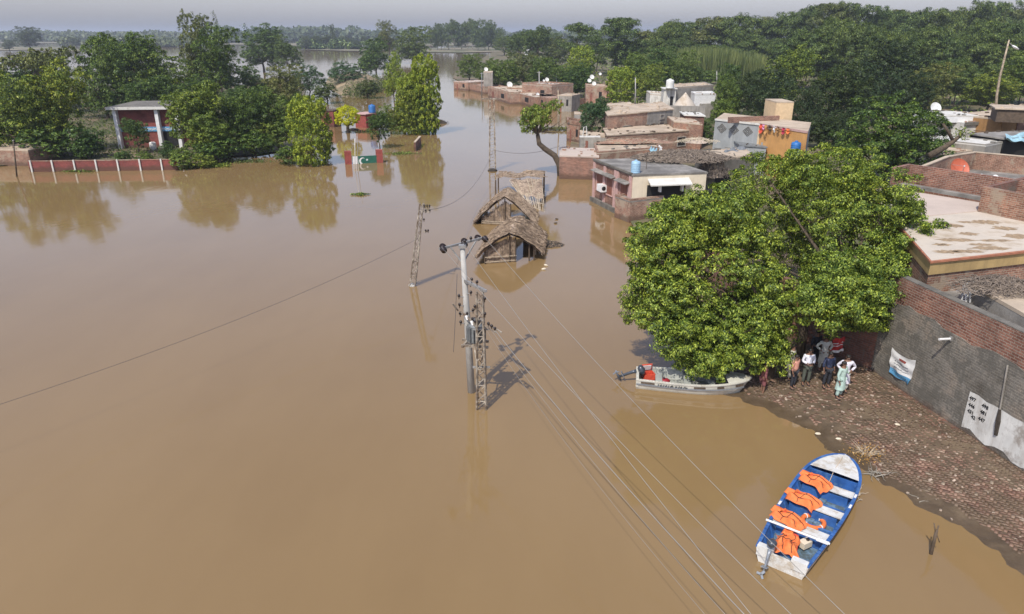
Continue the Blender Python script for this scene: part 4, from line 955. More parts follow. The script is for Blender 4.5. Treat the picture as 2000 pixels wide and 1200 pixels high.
# bamboo lamp pole at the right
Yp = 92; g = A(1945, 214, Yp); tp = A(1971, 78, Yp-1); mdl = A(1953, 150, Yp-.6)
t = thing('street_lamp', g, 'long bent bamboo pole with a white street light at its tip', 'street lamp')
MB().tube([g, A(1947, 185, Yp), mdl, A(1963, 110, Yp-1), tp], [.17, .15, .13, .11, .08], 8).build('pole', M['stick'], t, g, True)
lh = A(1972, 86, Yp-1); le = A(1989, 97, Yp-1.3)
MB().tube([tp.lerp(lh, .8), lh.lerp(le, .35)], .05, 6).build('lamp_arm', M['steel'], t, g)
MB().tube([lh.lerp(le, .3), lh.lerp(le, .6), le], [(.14, .08), (.3, .14), (.2, .08)], 10).build('lamp_head', M['white'], t, g, True)
# ---------------------------------------------------------------- dishes, tanks
def dish(px, py, Y, r, label, m='dish', yaw=.2, tilt=R(62), z=None):
    c = A(px, py, Y); t = thing('satellite_dish', c-Vector((0, 0, r*1.1)), label, 'satellite dish'); org = t.location.copy()
    prof = [(.02*r, .0)]+[(r*k/8, .28*r*(k/8)**2) for k in range(1, 9)]+[(r*1.01, .30*r), (r*.98, .27*r)]+[(r*k/8, .28*r*(k/8)**2-.02*r) for k in range(7, 0, -1)]
    M4 = Matrix.Translation(c) @ Euler((tilt, 0, yaw)).to_matrix().to_4x4()
    mb = MB(); mb.lathe((0, 0, 0), [(q, h) for q, h in prof], 24); mb.v = [tuple(M4 @ Vector(v)) for v in mb.v]; mb.build('reflector', M[m], t, org, True)
    f = M4 @ Vector((0, 0, r*.85)); mb = MB()
    for k in range(3):
        a_ = k*2.094+.5; mb.tube([M4 @ Vector((r*.8*math.cos(a_), r*.8*math.sin(a_), .2*r)), f], r*.018, 5)
    mb.build('feed_arm', M['steel'], t, org); MB().lathe(f, [(r*.05, -r*.06), (r*.07, 0), (r*.05, r*.08)], 8).build('feed_horn', M['white'], t, org)
    MB().tube([c+Vector((0, r*.2, -r*.1)), c+Vector((0, r*.45, -r*1.1))], r*.05, 6).build('mount', M['steel'], t, org)
d_ = (A(1871, 331, 60)-Vector((0, 0, CH)))
g = G(1871, 331, 5.0); dish(1871, 331, g.y, .80, 'large orange-red satellite dish on the grey roof', 'reddish', .15, R(60))
g = G(1826, 212, 6.0); dish(1826, 212, g.y, .72, 'white satellite dish on the stained whitewashed house', 'dish', .1)
for x, y, z, r_, l in ((995, 166, 3.3, 1.0, 'big white dish behind the long pinkish far house'), (1068, 156, 5.0, .7, 'small white dish on the right of the tallest far house'),
                       (1062, 158, 4.9, .4, 'tiny white dish beside its larger neighbour on the tallest far house'), (1050, 185, 2.6, .6, 'white dish on the walled yard wall before the tallest far house'),
                       (1156, 151, 5.6, .8, 'upper white dish on the dish house roof'), (1151, 158, 5.3, .7, 'left middle white dish on the dish house roof'), (1160, 164, 5.0, .75, 'lowest white dish at the front of the dish house roof'),
                       (949, 136, 6, .7, 'white dish on the distant sandy house'), (1172, 145, 6, .5, 'small white receiver above the bricks behind the dish house')):
    g = G(x, y, z); dish(x, y, g.y, r_*mpp(g.y, z)*5.6, l, 'dish', .3 if x < 1100 else .15)
def tank(px, yb, z, h, r, m, label, ribs=6):
    g = G(px, yb, z); t = thing('water_tank', g, label, 'water tank'); prof = [(r*.95, 0)]
    for k in range(ribs): a_ = h*(.04+.8*k/ribs); prof += [(r, a_), (r, a_+.08*h), (r*.95, a_+.1*h)]
    prof += [(r*.97, h*.86), (r*.8, h*.93), (r*.35, h*.97)]
    MB().lathe(g, prof, 20).build('tank_body', M[m], t, g, True); MB().lathe(g+Vector((0, 0, h*.96)), [(r*.34, 0), (r*.34, h*.06), (r*.2, h*.09)], 14).build('lid', M[m], t, g, True)
tank(1241, 338, 3.9, 1.05, .40, 'skytank', 'pale blue cylindrical tank on the grey flat roof')
tank(727, 220, 2.35, 1.3, .6, 'bluetank', 'small blue tank on the red pump house')
tank(1308, 173, 5.65, 1.6, .72, 'dish', 'white tank on top of the whitewashed tower')
g = G(1552, 304, 3.1); tank(1552, 304, 3.1, 1.45, .5, 'bluetank', 'bright blue water tank on a stand before the orange wall')
st = thing('tank_stand', Vector((g.x, g.y, 0)), 'brick and steel stand under the bright blue tank', 'stand'); org = st.location.copy()
mb = MB()
for dx in (-.4, .4):
    for dy in (-.4, .4): mb.box((g.x+dx, g.y+dy, 1.5), (.22, .22, 3.0))
mb.build('legs_frame', M['plaster_grey'], st, org); MB().box((g.x, g.y, 3.04), (1.3, 1.3, .1)).build('platform', M['wood'], st, org)
# air conditioner on the shuttered wall
p = P1.lerp(P2, .32)+outn(P1, P2)*.3+Vector((0, 0, 1.75)); yw = math.atan2((P2-P1).y, (P2-P1).x)
t = thing('air_conditioner', p, 'white air conditioner box on the shuttered brick wall', 'air conditioner')
MB().box(p, (.9, .6, .62), yw).build('casing', M['white'], t, p)
f = outn(P1, P2); mb = MB(); rr3 = [(.05, 0), (.22, 0), (.22, .02), (.05, .03)]; mb.lathe(p+(P2-P1).normalized()*.455, [(.2, 0), (.2, .012), (.04, .02)], 14, (math.pi/2, 0, yw+math.pi/2)); mb.build('fan_grille', M['black'], t, p)
MB().box(p-Vector((0, 0, .34)), (1.0, .5, .05), yw).build('bracket', M['steel'], t, p)
g = G(1262, 331, 3.9); MB().tube([Vector((0, 0, 0)), Vector((.02, 0, 1.5))], .025, 6).build('roof_rod', M['wood']).location = g
tag(bpy.data.objects['roof_rod'], 'thin iron rod standing on the grey roof right of the pale tank', 'rod')
# flood-light tube on the wall, banner
a_ = wallpt(1858, 662, .08); t = thing('wall_lamp', a_, 'small white lamp tube sticking out of the grey wall', 'lamp')
MB().tube([a_, a_+wn*.55+Vector((0, 0, .02))], .05, 8).build('lamp_tube', M['white'], t, a_); MB().box(a_-wn*.02, (.1, .16, .16), yaw).build('base_plate', M['steel'], t, a_)
cn = [wallpt(1743, 679, .13), wallpt(1790, 704, .13), wallpt(1774, 752, .13), wallpt(1736, 727, .13)]
def bf(u, v):
    p = cn[0].lerp(cn[1], u).lerp(cn[3].lerp(cn[2], u), v); sg = .16*math.sin(math.pi*u)*(1-v)**2
    return p+Vector((0, 0, -sg))+wn*(.05*math.sin(u*9+v*4)+.03*math.sin(v*14-u*5))*(.4+v*.6)
org = cn[3].copy(); t = thing('banner', org, 'crumpled white cloth banner with blue foot tied to the grey wall', 'banner')
mb = MB(); mb.grid(lambda u, v: bf(u, v*.78), 18, 14); mb.build('cloth', M['cloth_white'], t, org, True)
mb = MB(); mb.grid(lambda u, v: bf(u, .78+v*.22), 18, 6); mb.build('blue_strip', M['signblue'], t, org, True)
mb = MB()
mb.grid(lambda u, v: bf(.36+u*.3, .17+v*.1)+wn*.01, 6, 3); mb.build('red_emblem', M['pillar_red'], t, org)
mb = MB(); rr = random.Random(12)
for row, (v0, s_) in enumerate(((.4, .05), (.52, .07), (.64, .05))):
    for k in range(9):
        u = .18+k*.075; mb.tube([bf(u+rr.uniform(-.02, .02)+.02*i, v0+rr.uniform(-.4, .4)*s_)+wn*.012 for i in range(4)], .009, 4)
for k in range(10):
    u = .1+k*.085; mb.tube([bf(u+.02*i, .89+rr.uniform(-.02, .02))+wn*.012 for i in range(3)], .008, 4)
mb.build('lettering', M['motor'], t, org)
# flag gate of the school
ga, gb = G(684, 321), G(738, 318); hg = top_of(684, 321, 304); org = ga.copy()
t = thing('painted_gate', org, 'low iron gate painted white and green with crescent and star, half under water', 'gate')
d = (gb-ga).normalized(); n_ = outn(ga, gb); yw = math.atan2(d.y, d.x)
for g_, w_1 in ((G(680, 321), .75), (G(741, 318), .75)): MB().box(g_+Vector((0, .2, hg*.5)), (w_1, .7, hg+1.0), yw).build('gate_pillar', M['pillar_red'], t, org)
a_, b_ = ga+d*.35, gb-d*.1; L = (b_-a_).length; zz = hg*.62
MB().bar(a_+Vector((0, 0, zz/2-.2)), a_+d*L*.22+Vector((0, 0, zz/2-.2)), .08, zz+.9).build('white_leaf', M['white'], t, org)
MB().bar(a_+d*L*.22+Vector((0, 0, zz/2-.2)), b_+Vector((0, 0, zz/2-.2)), .08, zz+.9).build('green_leaf', M['pakgreen'], t, org)
cc = a_+d*L*.40+n_*.05+Vector((0, 0, zz*.48)); cm = MB(); r_ = .42; ps = []
for k in range(17): x = R(50+k*260/16); ps.append((r_*math.cos(x), r_*math.sin(x)))
for k in range(16, -1, -1): x = R(62+k*236/16); ps.append((.12+r_*.78*math.cos(x), r_*.78*math.sin(x)))
vs = [cc+d*x+Vector((0, 0, y)) for x, y in ps]; m_ = len(vs); cm.add(vs, [(i, i+1, m_-2-i, m_-1-i) for i in range(16)]); cm.build('crescent', M['white'], t, org)
sm = MB(); s0_ = cc+d*.55+Vector((0, 0, .12)); sv = [s0_]+[s0_+(d*math.cos(R(90+36*k))+Vector((0, 0, 1))*math.sin(R(90+36*k)))*(.17 if k % 2 == 0 else .07) for k in range(10)]
sm.add(sv, [(0, i, i % 10+1) for i in range(1, 11)]); sm.build('star', M['white'], t, org)
# broken wall fragment
a_, b_ = G(811, 295), G(821, 283)
freewall('wall_fragment', 'short broken piece of brick wall standing alone in the water', [a_, b_], -.3, 1.15, .25, 'brickd', 'roof_tan')
# ---------------------------------------------------------------- thatched huts
def sticks(mb, n, f, r, rng, seg=3):
    for _ in range(n): mb.tube(f(rng), r*rng.uniform(.6, 1.4), 4, cap=False)
def hut(name, label, a, b, back, hw, hr, seed, over=.35):
    """a, b: front foot corners; gable faces the camera"""
    rr = random.Random(seed); org = (a+b)/2; t = thing(name, org, label, 'hut'); d = (b-a); bk = back; up = Vector((0, 0, 1)); mid = (a+b)/2
    e = d.normalized(); fb = bk.normalized()
    def side(s0, s1, nm):
        mb = MB()
        def fn(u, v):
            k = -over+(bk.length+over*1.6)*u; ridge = mid+fb*k+up*(hr+.12*math.sin(k*2.1+seed)); ev = s0+fb*k+(s0-mid).normalized()*.5+up*(hw-.28+.07*math.sin(k*5+seed)+.05*math.sin(k*11))
            p = ridge.lerp(ev, v); return p+up*(.17*math.sin(v*math.pi)-.10*math.sin(math.pi*min(1, max(0, u)))+.035*math.sin(k*9+v*13))
        mb.grid(fn, 22, 14); return mb, fn
    mbs = MB()
    for s0 in (a, b):
        mb, fn = side(s0, None, ''); o = len(mbs.v); mbs.add(mb.v, mb.f)
        vs = [(x, y, z-.13) for x, y, z in mb.v]; mbs.add(vs, mb.f)
        for _ in range(900):
            u = rr.random(); v = rr.random(); p = Vector(fn(u, v)); q = Vector(fn(min(1, max(0, u+rr.uniform(-.03, .03))), min(1.06, v+rr.uniform(.1, .25))))
            mbs.tube([p+up*.03, q+up*rr.uniform(.0, .13)+fb*rr.uniform(-.15, .15)], rr.uniform(.012, .035), 3, cap=False)
    for s0 in (a, b):
        for _ in range(170):
            k = rr.uniform(-over, bk.length+over*.6); ev = s0+fb*k+(s0-mid).normalized()*.5+up*(hw-.30); mbs.tube([ev, ev+(s0-mid).normalized()*rr.uniform(.05, .3)+fb*rr.uniform(-.1, .1)+up*rr.uniform(-.3, 0)], rr.uniform(.01, .025), 3, cap=False)
    mbs.build('thatched_roof', M['thatch'], t, org)
    # woven front, set back under the gable
    mb = MB(); fr = [a+fb*.12, a.lerp(b, .62)+fb*.12]
    for i in range(90):
        u = i/89*.62; p = a+d*u+fb*.12; top = hw+(hr-hw)*(1-abs(u-.5)*2)*.85; mb.tube([p-up*.3, p+e*rr.uniform(-.05, .05)+fb*rr.uniform(-.04, .04)+up*top*rr.uniform(.82, .98)], rr.uniform(.018, .035), 4, cap=False)
    mb.build('reed_front', M['thatch'], t, org)
    mb = MB(); mb.prism([a+fb*.18, a.lerp(b, .62)+fb*.18, a.lerp(b, .62)+fb*.24, a+fb*.24], -.3, hw+.1); mb.prism([a+fb*.2+e*.02, a+e*.1+fb*.2, a+e*.1+bk, a+e*.02+bk], -.3, hw-.1); mb.build('mud_wall', M['thatch'], t, org)
    for u, rr_ in ((0, .05), (.5, .045), (.62, .05), (.9, .05), (1, .05)):
        p = a+d*u; MB().tube([p-up*.4, p+up*(hw+(hr-hw)*(1-abs(u-.5)*2)*.9)], rr_, 6).build('post', M['wood'], t, org)
    for u in (.3, .6, 1.0): MB().tube([b+bk*u-up*.4, b+bk*u+up*hw], .05, 6).build('post', M['stick'], t, org)
    for q, k_ in ((.5, .48), (.12/hw, .12/hw)): MB().tube([a+up*hw*q-fb*.02, a.lerp(b, .64)+up*hw*k_-fb*.02], .03, 5).build('cross_pole', M['stick'], t, org)
    return t, org
a, b = G(947, 516), G(1043, 509); bk = Vector((.5, 4.6, 0))
t, org = hut('thatched_hut', 'front thatched hut with half-open gable and dark interior', a, b, bk, .95, top_of(995, 513, 455), 3, .3)
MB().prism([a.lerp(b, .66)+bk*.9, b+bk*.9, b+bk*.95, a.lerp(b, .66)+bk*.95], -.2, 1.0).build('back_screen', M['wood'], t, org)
a, b = G(941, 438), G(1032, 442); hz2 = top_of(985, 440, 384)
hut('thatched_hut', 'rear thatched hut with straw gable behind the front hut', a, b, Vector((.3, 3.6, 0)), .55, hz2, 8, .3)
# collapsed shelter frame behind
q0, q1 = G(968, 352, 1.6), G(1062, 346, 1.6); q2, q3 = q1+Vector((.2, 3.2, 0)), q0+Vector((.2, 3.2, 0)); org = Vector((q0.x, q0.y, 0)); up = Vector((0, 0, 1)); rr = random.Random(6)
t = thing('stick_shelter', org, 'collapsed stick shelter with flat straw roof leaning into the water', 'shelter'); mb = MB()
for c_ in (q0, q1, q2, q3, (q0+q1)/2): mb.tube([Vector((c_.x, c_.y, -.4)), c_], .07, 6)
mb.build('posts', M['wood'], t, org); mb = MB()
def fn(u, v): p = q0.lerp(q1, u).lerp(q3.lerp(q2, u), v); return p+up*(.1+.1*math.sin(u*11)+.06*math.sin(v*9+u*5))+Vector((.15*math.sin(v*17), .2*math.sin(u*13), 0))
mb.grid(fn, 24, 8)
for _ in range(260):
    u, v = rr.random(), rr.random(); p = Vector(fn(u, v)); mb.tube([p+up*.03, p+Vector((rr.uniform(-.5, .5), rr.uniform(-.15, .15), .05))], rr.uniform(.015, .03), 3, cap=False)
mb.build('straw_roof', M['thatch'], t, org)
f0, f1 = G(995, 352, 1.7), G(1058, 350, 1.5); g0, g1 = G(1028, 400, .0), G(1062, 418, -.1); mb = MB()
for i in range(16):
    u = i/15; mb.tube([f0.lerp(f1, u)+up*rr.uniform(-.1, .15), g0.lerp(g1, u)+Vector((rr.uniform(-.12, .12), rr.uniform(-.2, .1), 0))], rr.uniform(.03, .05), 5)
for v in (.25, .5, .75, .95): mb.tube([f0.lerp(g0, v)-(f1-f0)*.05, f1.lerp(g1, v)+(f1-f0)*.05], .04, 5)
mb.build('fallen_lattice', M['stick'], t, org)
mb = MB(); mb.grid(lambda u, v: f0.lerp(f1, u).lerp(g0.lerp(g1, u), v*.62)+up*(.08*math.sin(u*13+v*7)+.05), 14, 8); mb.build('straw_mat', M['thatch'], t, org)
# ---------------------------------------------------------------- floating debris
def mound(name, label, px, py, rx, ry, h, m, cat, n=180, seed=1, st='stick', z=0.):
    c = G(px, py, z); rr = random.Random(seed); org = c.copy(); t = thing(name, org, label, cat); mb = MB()
    def fn(u, v):
        a_ = u*2*math.pi; q = (1-v)*(1+.18*math.sin(3*a_+seed)+.12*math.sin(7*a_)); return c+Vector((rx*q*math.cos(a_), ry*q*math.sin(a_), -.03+h*(1-(1-v)**2)*(1+.3*math.sin(a_*5+seed))))
    if m in ('twig', 'cream', 'roof_pink'): rx0, ry0 = rx, ry; rx, ry, h = rx*.5, ry*.55, h*.6; mb.grid(fn, 28, 6); rx, ry, h = rx0, ry0, h/.6; n = int(n*1.6)
    else: mb.grid(fn, 28, 6)
    mb.build('mass', M[m], t, org); mb = MB()
    for _ in range(n):
        a_ = rr.uniform(0, 6.28); q = rr.random()**.5; p = c+Vector((rx*q*math.cos(a_), ry*q*math.sin(a_), h*(1-q*q)*.9)); L_ = rr.uniform(.15, .5)*max(rx, ry)*.6; w = rr.uniform(0, 3.14)
        mb.tube([p, p+Vector((math.cos(w)*L_*.5, math.sin(w)*L_*.5, rr.uniform(.0, .12)*h*3)), p+Vector((math.cos(w)*L_, math.sin(w)*L_, 0))], rr.uniform(.008, .02)*max(1, rx*.5), 3, cap=False)
    mb.build('loose_stalks', M[st], t, org)
mound('debris_raft', 'dark matted raft of reeds floating right of the front hut', 1076, 479, .95, .8, .26, 'debris', 'debris', seed=2, st='thatch')
mound('debris_raft', 'black clump of debris trailing from the clipped tree row', 858, 241, 1.5, .9, .55, 'debris', 'debris', seed=4, st='debris')
mound('debris_raft', 'dark floating clump beside the yellow bush', 690, 254, .9, .5, .25, 'debris', 'debris', seed=7, st='debris')
mound('brush_pile', 'big heap of dry brush draped over the corner of the grey roof', 1335, 312, 4.2, 2.3, .75, 'twig', 'brush pile', 900, 5, 'twig', 4.0)
mound('brush_pile', 'brush heap sliding down beside the black arch', 1392, 345, 1.6, 1.4, 1.5, 'twig', 'brush pile', 300, 9, 'twig', 2.4)
mound('firewood_pile', 'heap of grey firewood branches on the roughcast rooftop room', 1955, 566, 2.0, 1.1, .42, 'twig', 'firewood', 420, 15, 'twig', 5.4)
mound('timber_pile', 'loose heap of pink and pale timber on the roof by the blue-grey wall', 1362, 279, 2.3, 1.1, .5, 'roof_pink', 'timber', 160, 12, 'cream', 3.3)
mound('rubble_pile', 'brownish rubble and sacks on the terrace below the black window', 1235, 278, 4.6, 1.2, .35, 'brickp', 'rubble', 80, 21, 'stick', 3.0)
def weedpatch(px, py, rx, ry, n, h, lm, label, seed, size=.22, name='weed_patch'):
    c = G(px, py); rng = np.random.default_rng(seed); a_ = rng.uniform(0, 6.28, n); q = rng.uniform(0, 1, n)**.7*(1+.3*np.sin(a_*4+seed))
    P_ = np.stack([c.x+rx*q*np.cos(a_), c.y+ry*q*np.sin(a_), .02+rng.uniform(0, h, n)], 1); N_ = rng.normal(size=(n, 3)); N_[:, 2] = abs(N_[:, 2])+.6
    V_, F_ = leaves(P_, N_, size, rng, .4, .05); V_[:, 2] = np.maximum(V_[:, 2], .008); tag(np_mesh(name, V_, F_, M['lf_'+lm]), label, None, None, 'stuff')
weedpatch(704, 381, .8, .5, 260, .12, 'mid', 'small tuft of weed floating in open water', 1)
weedpatch(785, 301, 2.2, 1.2, 420, .12, 'mid', 'green weeds floating near the broken wall piece', 2)
weedpatch(480, 316, 3.5, 1.5, 500, .12, 'grass', 'light green weeds floating left of the clipped tree', 3, .3)
weedpatch(400, 325, 3.2, 1.4, 1300, .25, 'bright', 'bright floating weeds at the end of the maroon wall', 4, .3)
weedpatch(150, 336, 2.5, .5, 300, .15, 'mid', 'weeds at the foot of the maroon wall', 5)
weedpatch(1110, 255, 5.5, 1.2, 1200, .5, 'olive', 'floating plants behind the leaning tree trunk', 6, .35)
weedpatch(715, 258, 3.0, 1.5, 300, .12, 'mid', 'scattered weeds between the yellow bush and the small dark tree', 7, .3)
rr = random.Random(77)
for i, (x, y, l) in enumerate(((1062, 527, 'white scrap floating right of the front hut'), (1087, 429, 'small brown scrap in the channel right of the huts'), (1085, 437, 'darker small scrap below its twin right of the huts'), (1597, 850, 'pale stone at the mud edge left of the blue boat bow'), (1637, 862, 'pale lump at the mud edge above the blue boat bow'), (1749, 845, 'white crumpled scrap on the mud between boat and wall'), (1066, 520, 'tiny pale scrap above the white one by the hut'))):
    g = G(x, y); g.z = max(0, land(g.x, g.y) if x > 1400 else 0); mb = MB(); r_ = .09 if x > 1400 else .12
    mb.lathe((0, 0, 0), [(r_*.5, 0), (r_, r_*.4), (r_*.7, r_*.9), (r_*.2, r_)], 7, (rr.uniform(-.3, .3), rr.uniform(-.3, .3), 0), 1.4, .7); o = mb.build('scrap', M['cream' if i not in (1, 2) else 'wood']); o.location = g; tag(o, l, 'litter')
# stake in shallow water
g = G(1818, 1083); t = thing('stake', g, 'weathered forked wooden stake in the shallows near the ramp', 'stake')
hp = top_of(1818, 1083, 1040); MB().tube([g-Vector((0, 0, .3)), g+Vector((.03, .05, hp*.55)), g+Vector((.06, .1, hp))], [.055, .05, .045], 8).build('post', M['wood'], t, g, True)
mb = MB(); mb.tube([g+Vector((.05, .08, hp*.85)), g+Vector((.13, .16, hp*1.15))], .025, 6); mb.tube([g+Vector((.04, .08, hp*.9)), g+Vector((-.03, .16, hp*1.25))], .022, 6); mb.tube([g+Vector((.05, .06, hp*.9)), g+Vector((.17, .0, hp*.55))], .015, 5); mb.build('fork', M['wood'], t, g, True)
# driftwood and dry bush by the bow
def branchy(name, label, px, py, z, n, L_, m, seed, cat='driftwood', up_=.25, r=.02):
    c = G(px, py, z); rr = random.Random(seed); mb = MB()
    for _ in range(n):
        w = rr.uniform(0, 6.28); p = Vector((rr.uniform(-.2, .2), rr.uniform(-.2, .2), 0)); pts_ = [p]; q = rr.uniform(.5, 1)*L_
        for k in range(5): w += rr.uniform(-.5, .5); p = p+Vector((math.cos(w)*q/5, math.sin(w)*q/5, rr.uniform(-.4, 1)*up_*q/3)); p.z = max(0.01, p.z); pts_.append(p)
        mb.tube(pts_, [r, r*.9, r*.7, r*.5, r*.35, r*.2], 5, cap=False)
    o = mb.build(name, M[m]); o.location = c; return tag(o, label, cat)
branchy('driftwood', 'bleached dead branch lying in the water right of the white bow', 1712, 925, .04, 14, .75, 'barkl', 3)
branchy('driftwood', 'dry root tangle trailing beside the right gunwale of the blue boat', 1677, 970, .03, 8, .5, 'stick', 5, r=.025)
branchy('fallen_stick', 'dead stick lying at the waterline of the ramp', 1795, 975, .02, 3, .6, 'barkl', 8, 'stick', .02)
c = G(1692, 893, .05); rng = np.random.default_rng(5); t = thing('dry_bush', c, 'dried orange-brown bush on the mud beside the white bow', 'bush')
P_ = rng.normal(size=(420, 3))*np.array([.42, .3, .22]); P_[:, 2] = abs(P_[:, 2])+.03; V_, F_ = leaves(P_, rng.normal(size=(420, 3)), .07, rng, .35); np_mesh('dry_leaves', V_, F_, M['lf_dry'], t)
mb = MB(); rr = random.Random(2)
for _ in range(34): w = rr.uniform(0, 6.28); q = rr.uniform(.2, .7); mb.tube([(0, 0, 0), (math.cos(w)*q*.5, math.sin(w)*q*.5, .25), (math.cos(w)*q, math.sin(w)*q, .15+rr.uniform(0, .3))], [.012, .009, .004], 4, cap=False)
mb.build('stems', M['stick'], t)
# roof clutter on the right
z_ = 4.44
for i, (x, y, l, rot) in enumerate(((1873, 586, 'white plastic chair lying on the low roof, left of its pair', .4), (1889, 588, 'white plastic chair standing on the low roof, right of its pair', -.5))):
    g = G(x, y, z_+.1); t = thing('plastic_chair', g, l, 'chair'); s_ = .5
    Rm = Matrix.Rotation(rot, 4, 'Z') @ (Matrix.Rotation(R(80), 4, 'X') if i == 0 else Matrix())
    def put(mb, nm): mb.v = [tuple(Rm @ Vector(v)) for v in mb.v]; mb.build(nm, M['white'], t)
    mb = MB(); mb.box((0, 0, .42), (.5, .48, .05)); put(mb, 'seat'); mb = MB(); mb.box((0, .24, .68), (.48, .05, .5), 0, -.15); put(mb, 'backrest')
    for sx_ in (-1, 1):
        for sy_ in (-1, 1): mb = MB(); mb.box((sx_*.22, sy_*.2, .21), (.05, .05, .42)); put(mb, 'leg')
        mb = MB(); mb.box((sx_*.26, 0, .62), (.05, .45, .04)); put(mb, 'armrest')
    if i == 0: t.location.z += .25
branchy('wire_tangle', 'tangle of grey branches beside the plastic chairs', 1905, 590, z_+.05, 9, .7, 'twig', 31, 'branches', .3, .018)
def drape(name, label, pts_, m, cat, th=.05, seed=0):
    """soft sheet over four corners with folds"""
    c = sum(pts_, Vector())/4; mb = MB()
    mb.grid(lambda u, v: pts_[0].lerp(pts_[1], u).lerp(pts_[3].lerp(pts_[2], u), v)-c+Vector((.06*math.sin(v*11+seed), 0, th*math.sin(u*17+seed)+th*math.sin(v*7+u*5)-.15*math.sin(math.pi*u)*v)), 24, 10)
    o = mb.build(name, M[m], smooth=True); o.location = c; return tag(o, label, cat)
drape('white_sheet', 'crumpled white sheet lying over the brick wall right of the orange dish', [G(1904, 346, 7.1), G(1992, 352, 7.1), G(1982, 364, 6.9), G(1925, 353, 7.0)], 'cloth_white', 'sheet', .12)
drape('torn_sheet', 'torn blue-grey sheet hanging over the ragged shed', [G(1962, 265, 5.4), G(2060, 262, 5.4), G(2050, 286, 4.0), G(1966, 274, 5.2)], 'cloth_blue', 'sheet', .15, 2)
drape('blue_sheet', 'light blue sheet crumpled on the grey roof corner', [G(1268, 291, 4.15), G(1282, 289, 4.3), G(1283, 303, 4.1), G(1270, 305, 4.05)], 'cloth_blue', 'sheet', .12, 3)
drape('white_rag', 'white rag beside the light blue sheet on the roof', [G(1287, 286, 4.4), G(1292, 286, 4.4), G(1294, 298, 4.1), G(1290, 299, 4.1)], 'cloth_white', 'sheet', .08, 5)
drape('dark_sheet', 'dark blue plastic sheet over the shelter by the blue-grey wall', [G(1413, 297, 3.9), G(1450, 284, 4.2), G(1462, 292, 3.9), G(1422, 303, 3.8)], 'tf', 'sheet', .1, 6)
for i, (x, l) in enumerate(((1896, 'black basin leaning on the dish roof, left one'), (1925, 'black basin leaning on the dish roof, right one'))):
    pass
# washing on the orange wall
b_, c_ = G(1487, 243, 5.5), G(1578, 258, 5.5); nn = outn(b_, c_)
wl = MB(); pA, pB = b_.lerp(c_, 0)+nn*.35+Vector((0, 0, .1)), b_.lerp(c_, .72)+nn*.35+Vector((0, 0, .1)); wl.tube([Vector(), (pB-pA)], .02, 5); o = wl.build('washing_line', M['wire']); o.location = pA; tag(o, 'washing line strung along the top of the orange wall', 'washing line')
for i, (u, w, h, m, l) in enumerate(((.02, .07, .95, 'jacketred', 'red garment at the left end of the washing line'), (.09, .055, .5, 'cloth_pink', 'small pink garment next to the red one on the washing line'), (.14, .05, 1.25, 'orange_wall', 'long mustard garment hanging on the washing line'),
                                (.22, .07, .5, 'wood', 'dark garment on the washing line'), (.33, .045, .55, 'cloth_white', 'white garment on the washing line'), (.41, .05, .5, 'brown_metal', 'brown garment on the washing line'), (.52, .06, .6, 'crimson2', 'crimson garment on the washing line'), (.62, .06, .5, 'jacket', 'orange garment at the right end of the washing line'))):
    if m not in M: M[m] = plain(m, (.6, .25, .38) if 'pink' in m else (.42, .04, .07), .9)
    p0 = pA.lerp(pB, u/.72); p1 = pA.lerp(pB, (u+w)/.72); drape('garment', l, [p0, p1, p1-Vector((0, 0, h)), p0-Vector((0, 0, h*.9))], m, 'garment', .03, i)['group'] = 'washing on the orange wall'
mb = MB(); p = G(1152, 268, 2.7); mb.box((0, 0, .05), (2.6, 1.0, .1)); mb.tube([(-.9, 0, .1), (-.8, 0, 1.2), (-.5, 0, 1.35), (-.35, 0, .1)], .07, 6); o = mb.build('hand_pump', M['roof_white']); o.location = p; tag(o, 'white pump frame on a slab under the dark bushy tree', 'pump')
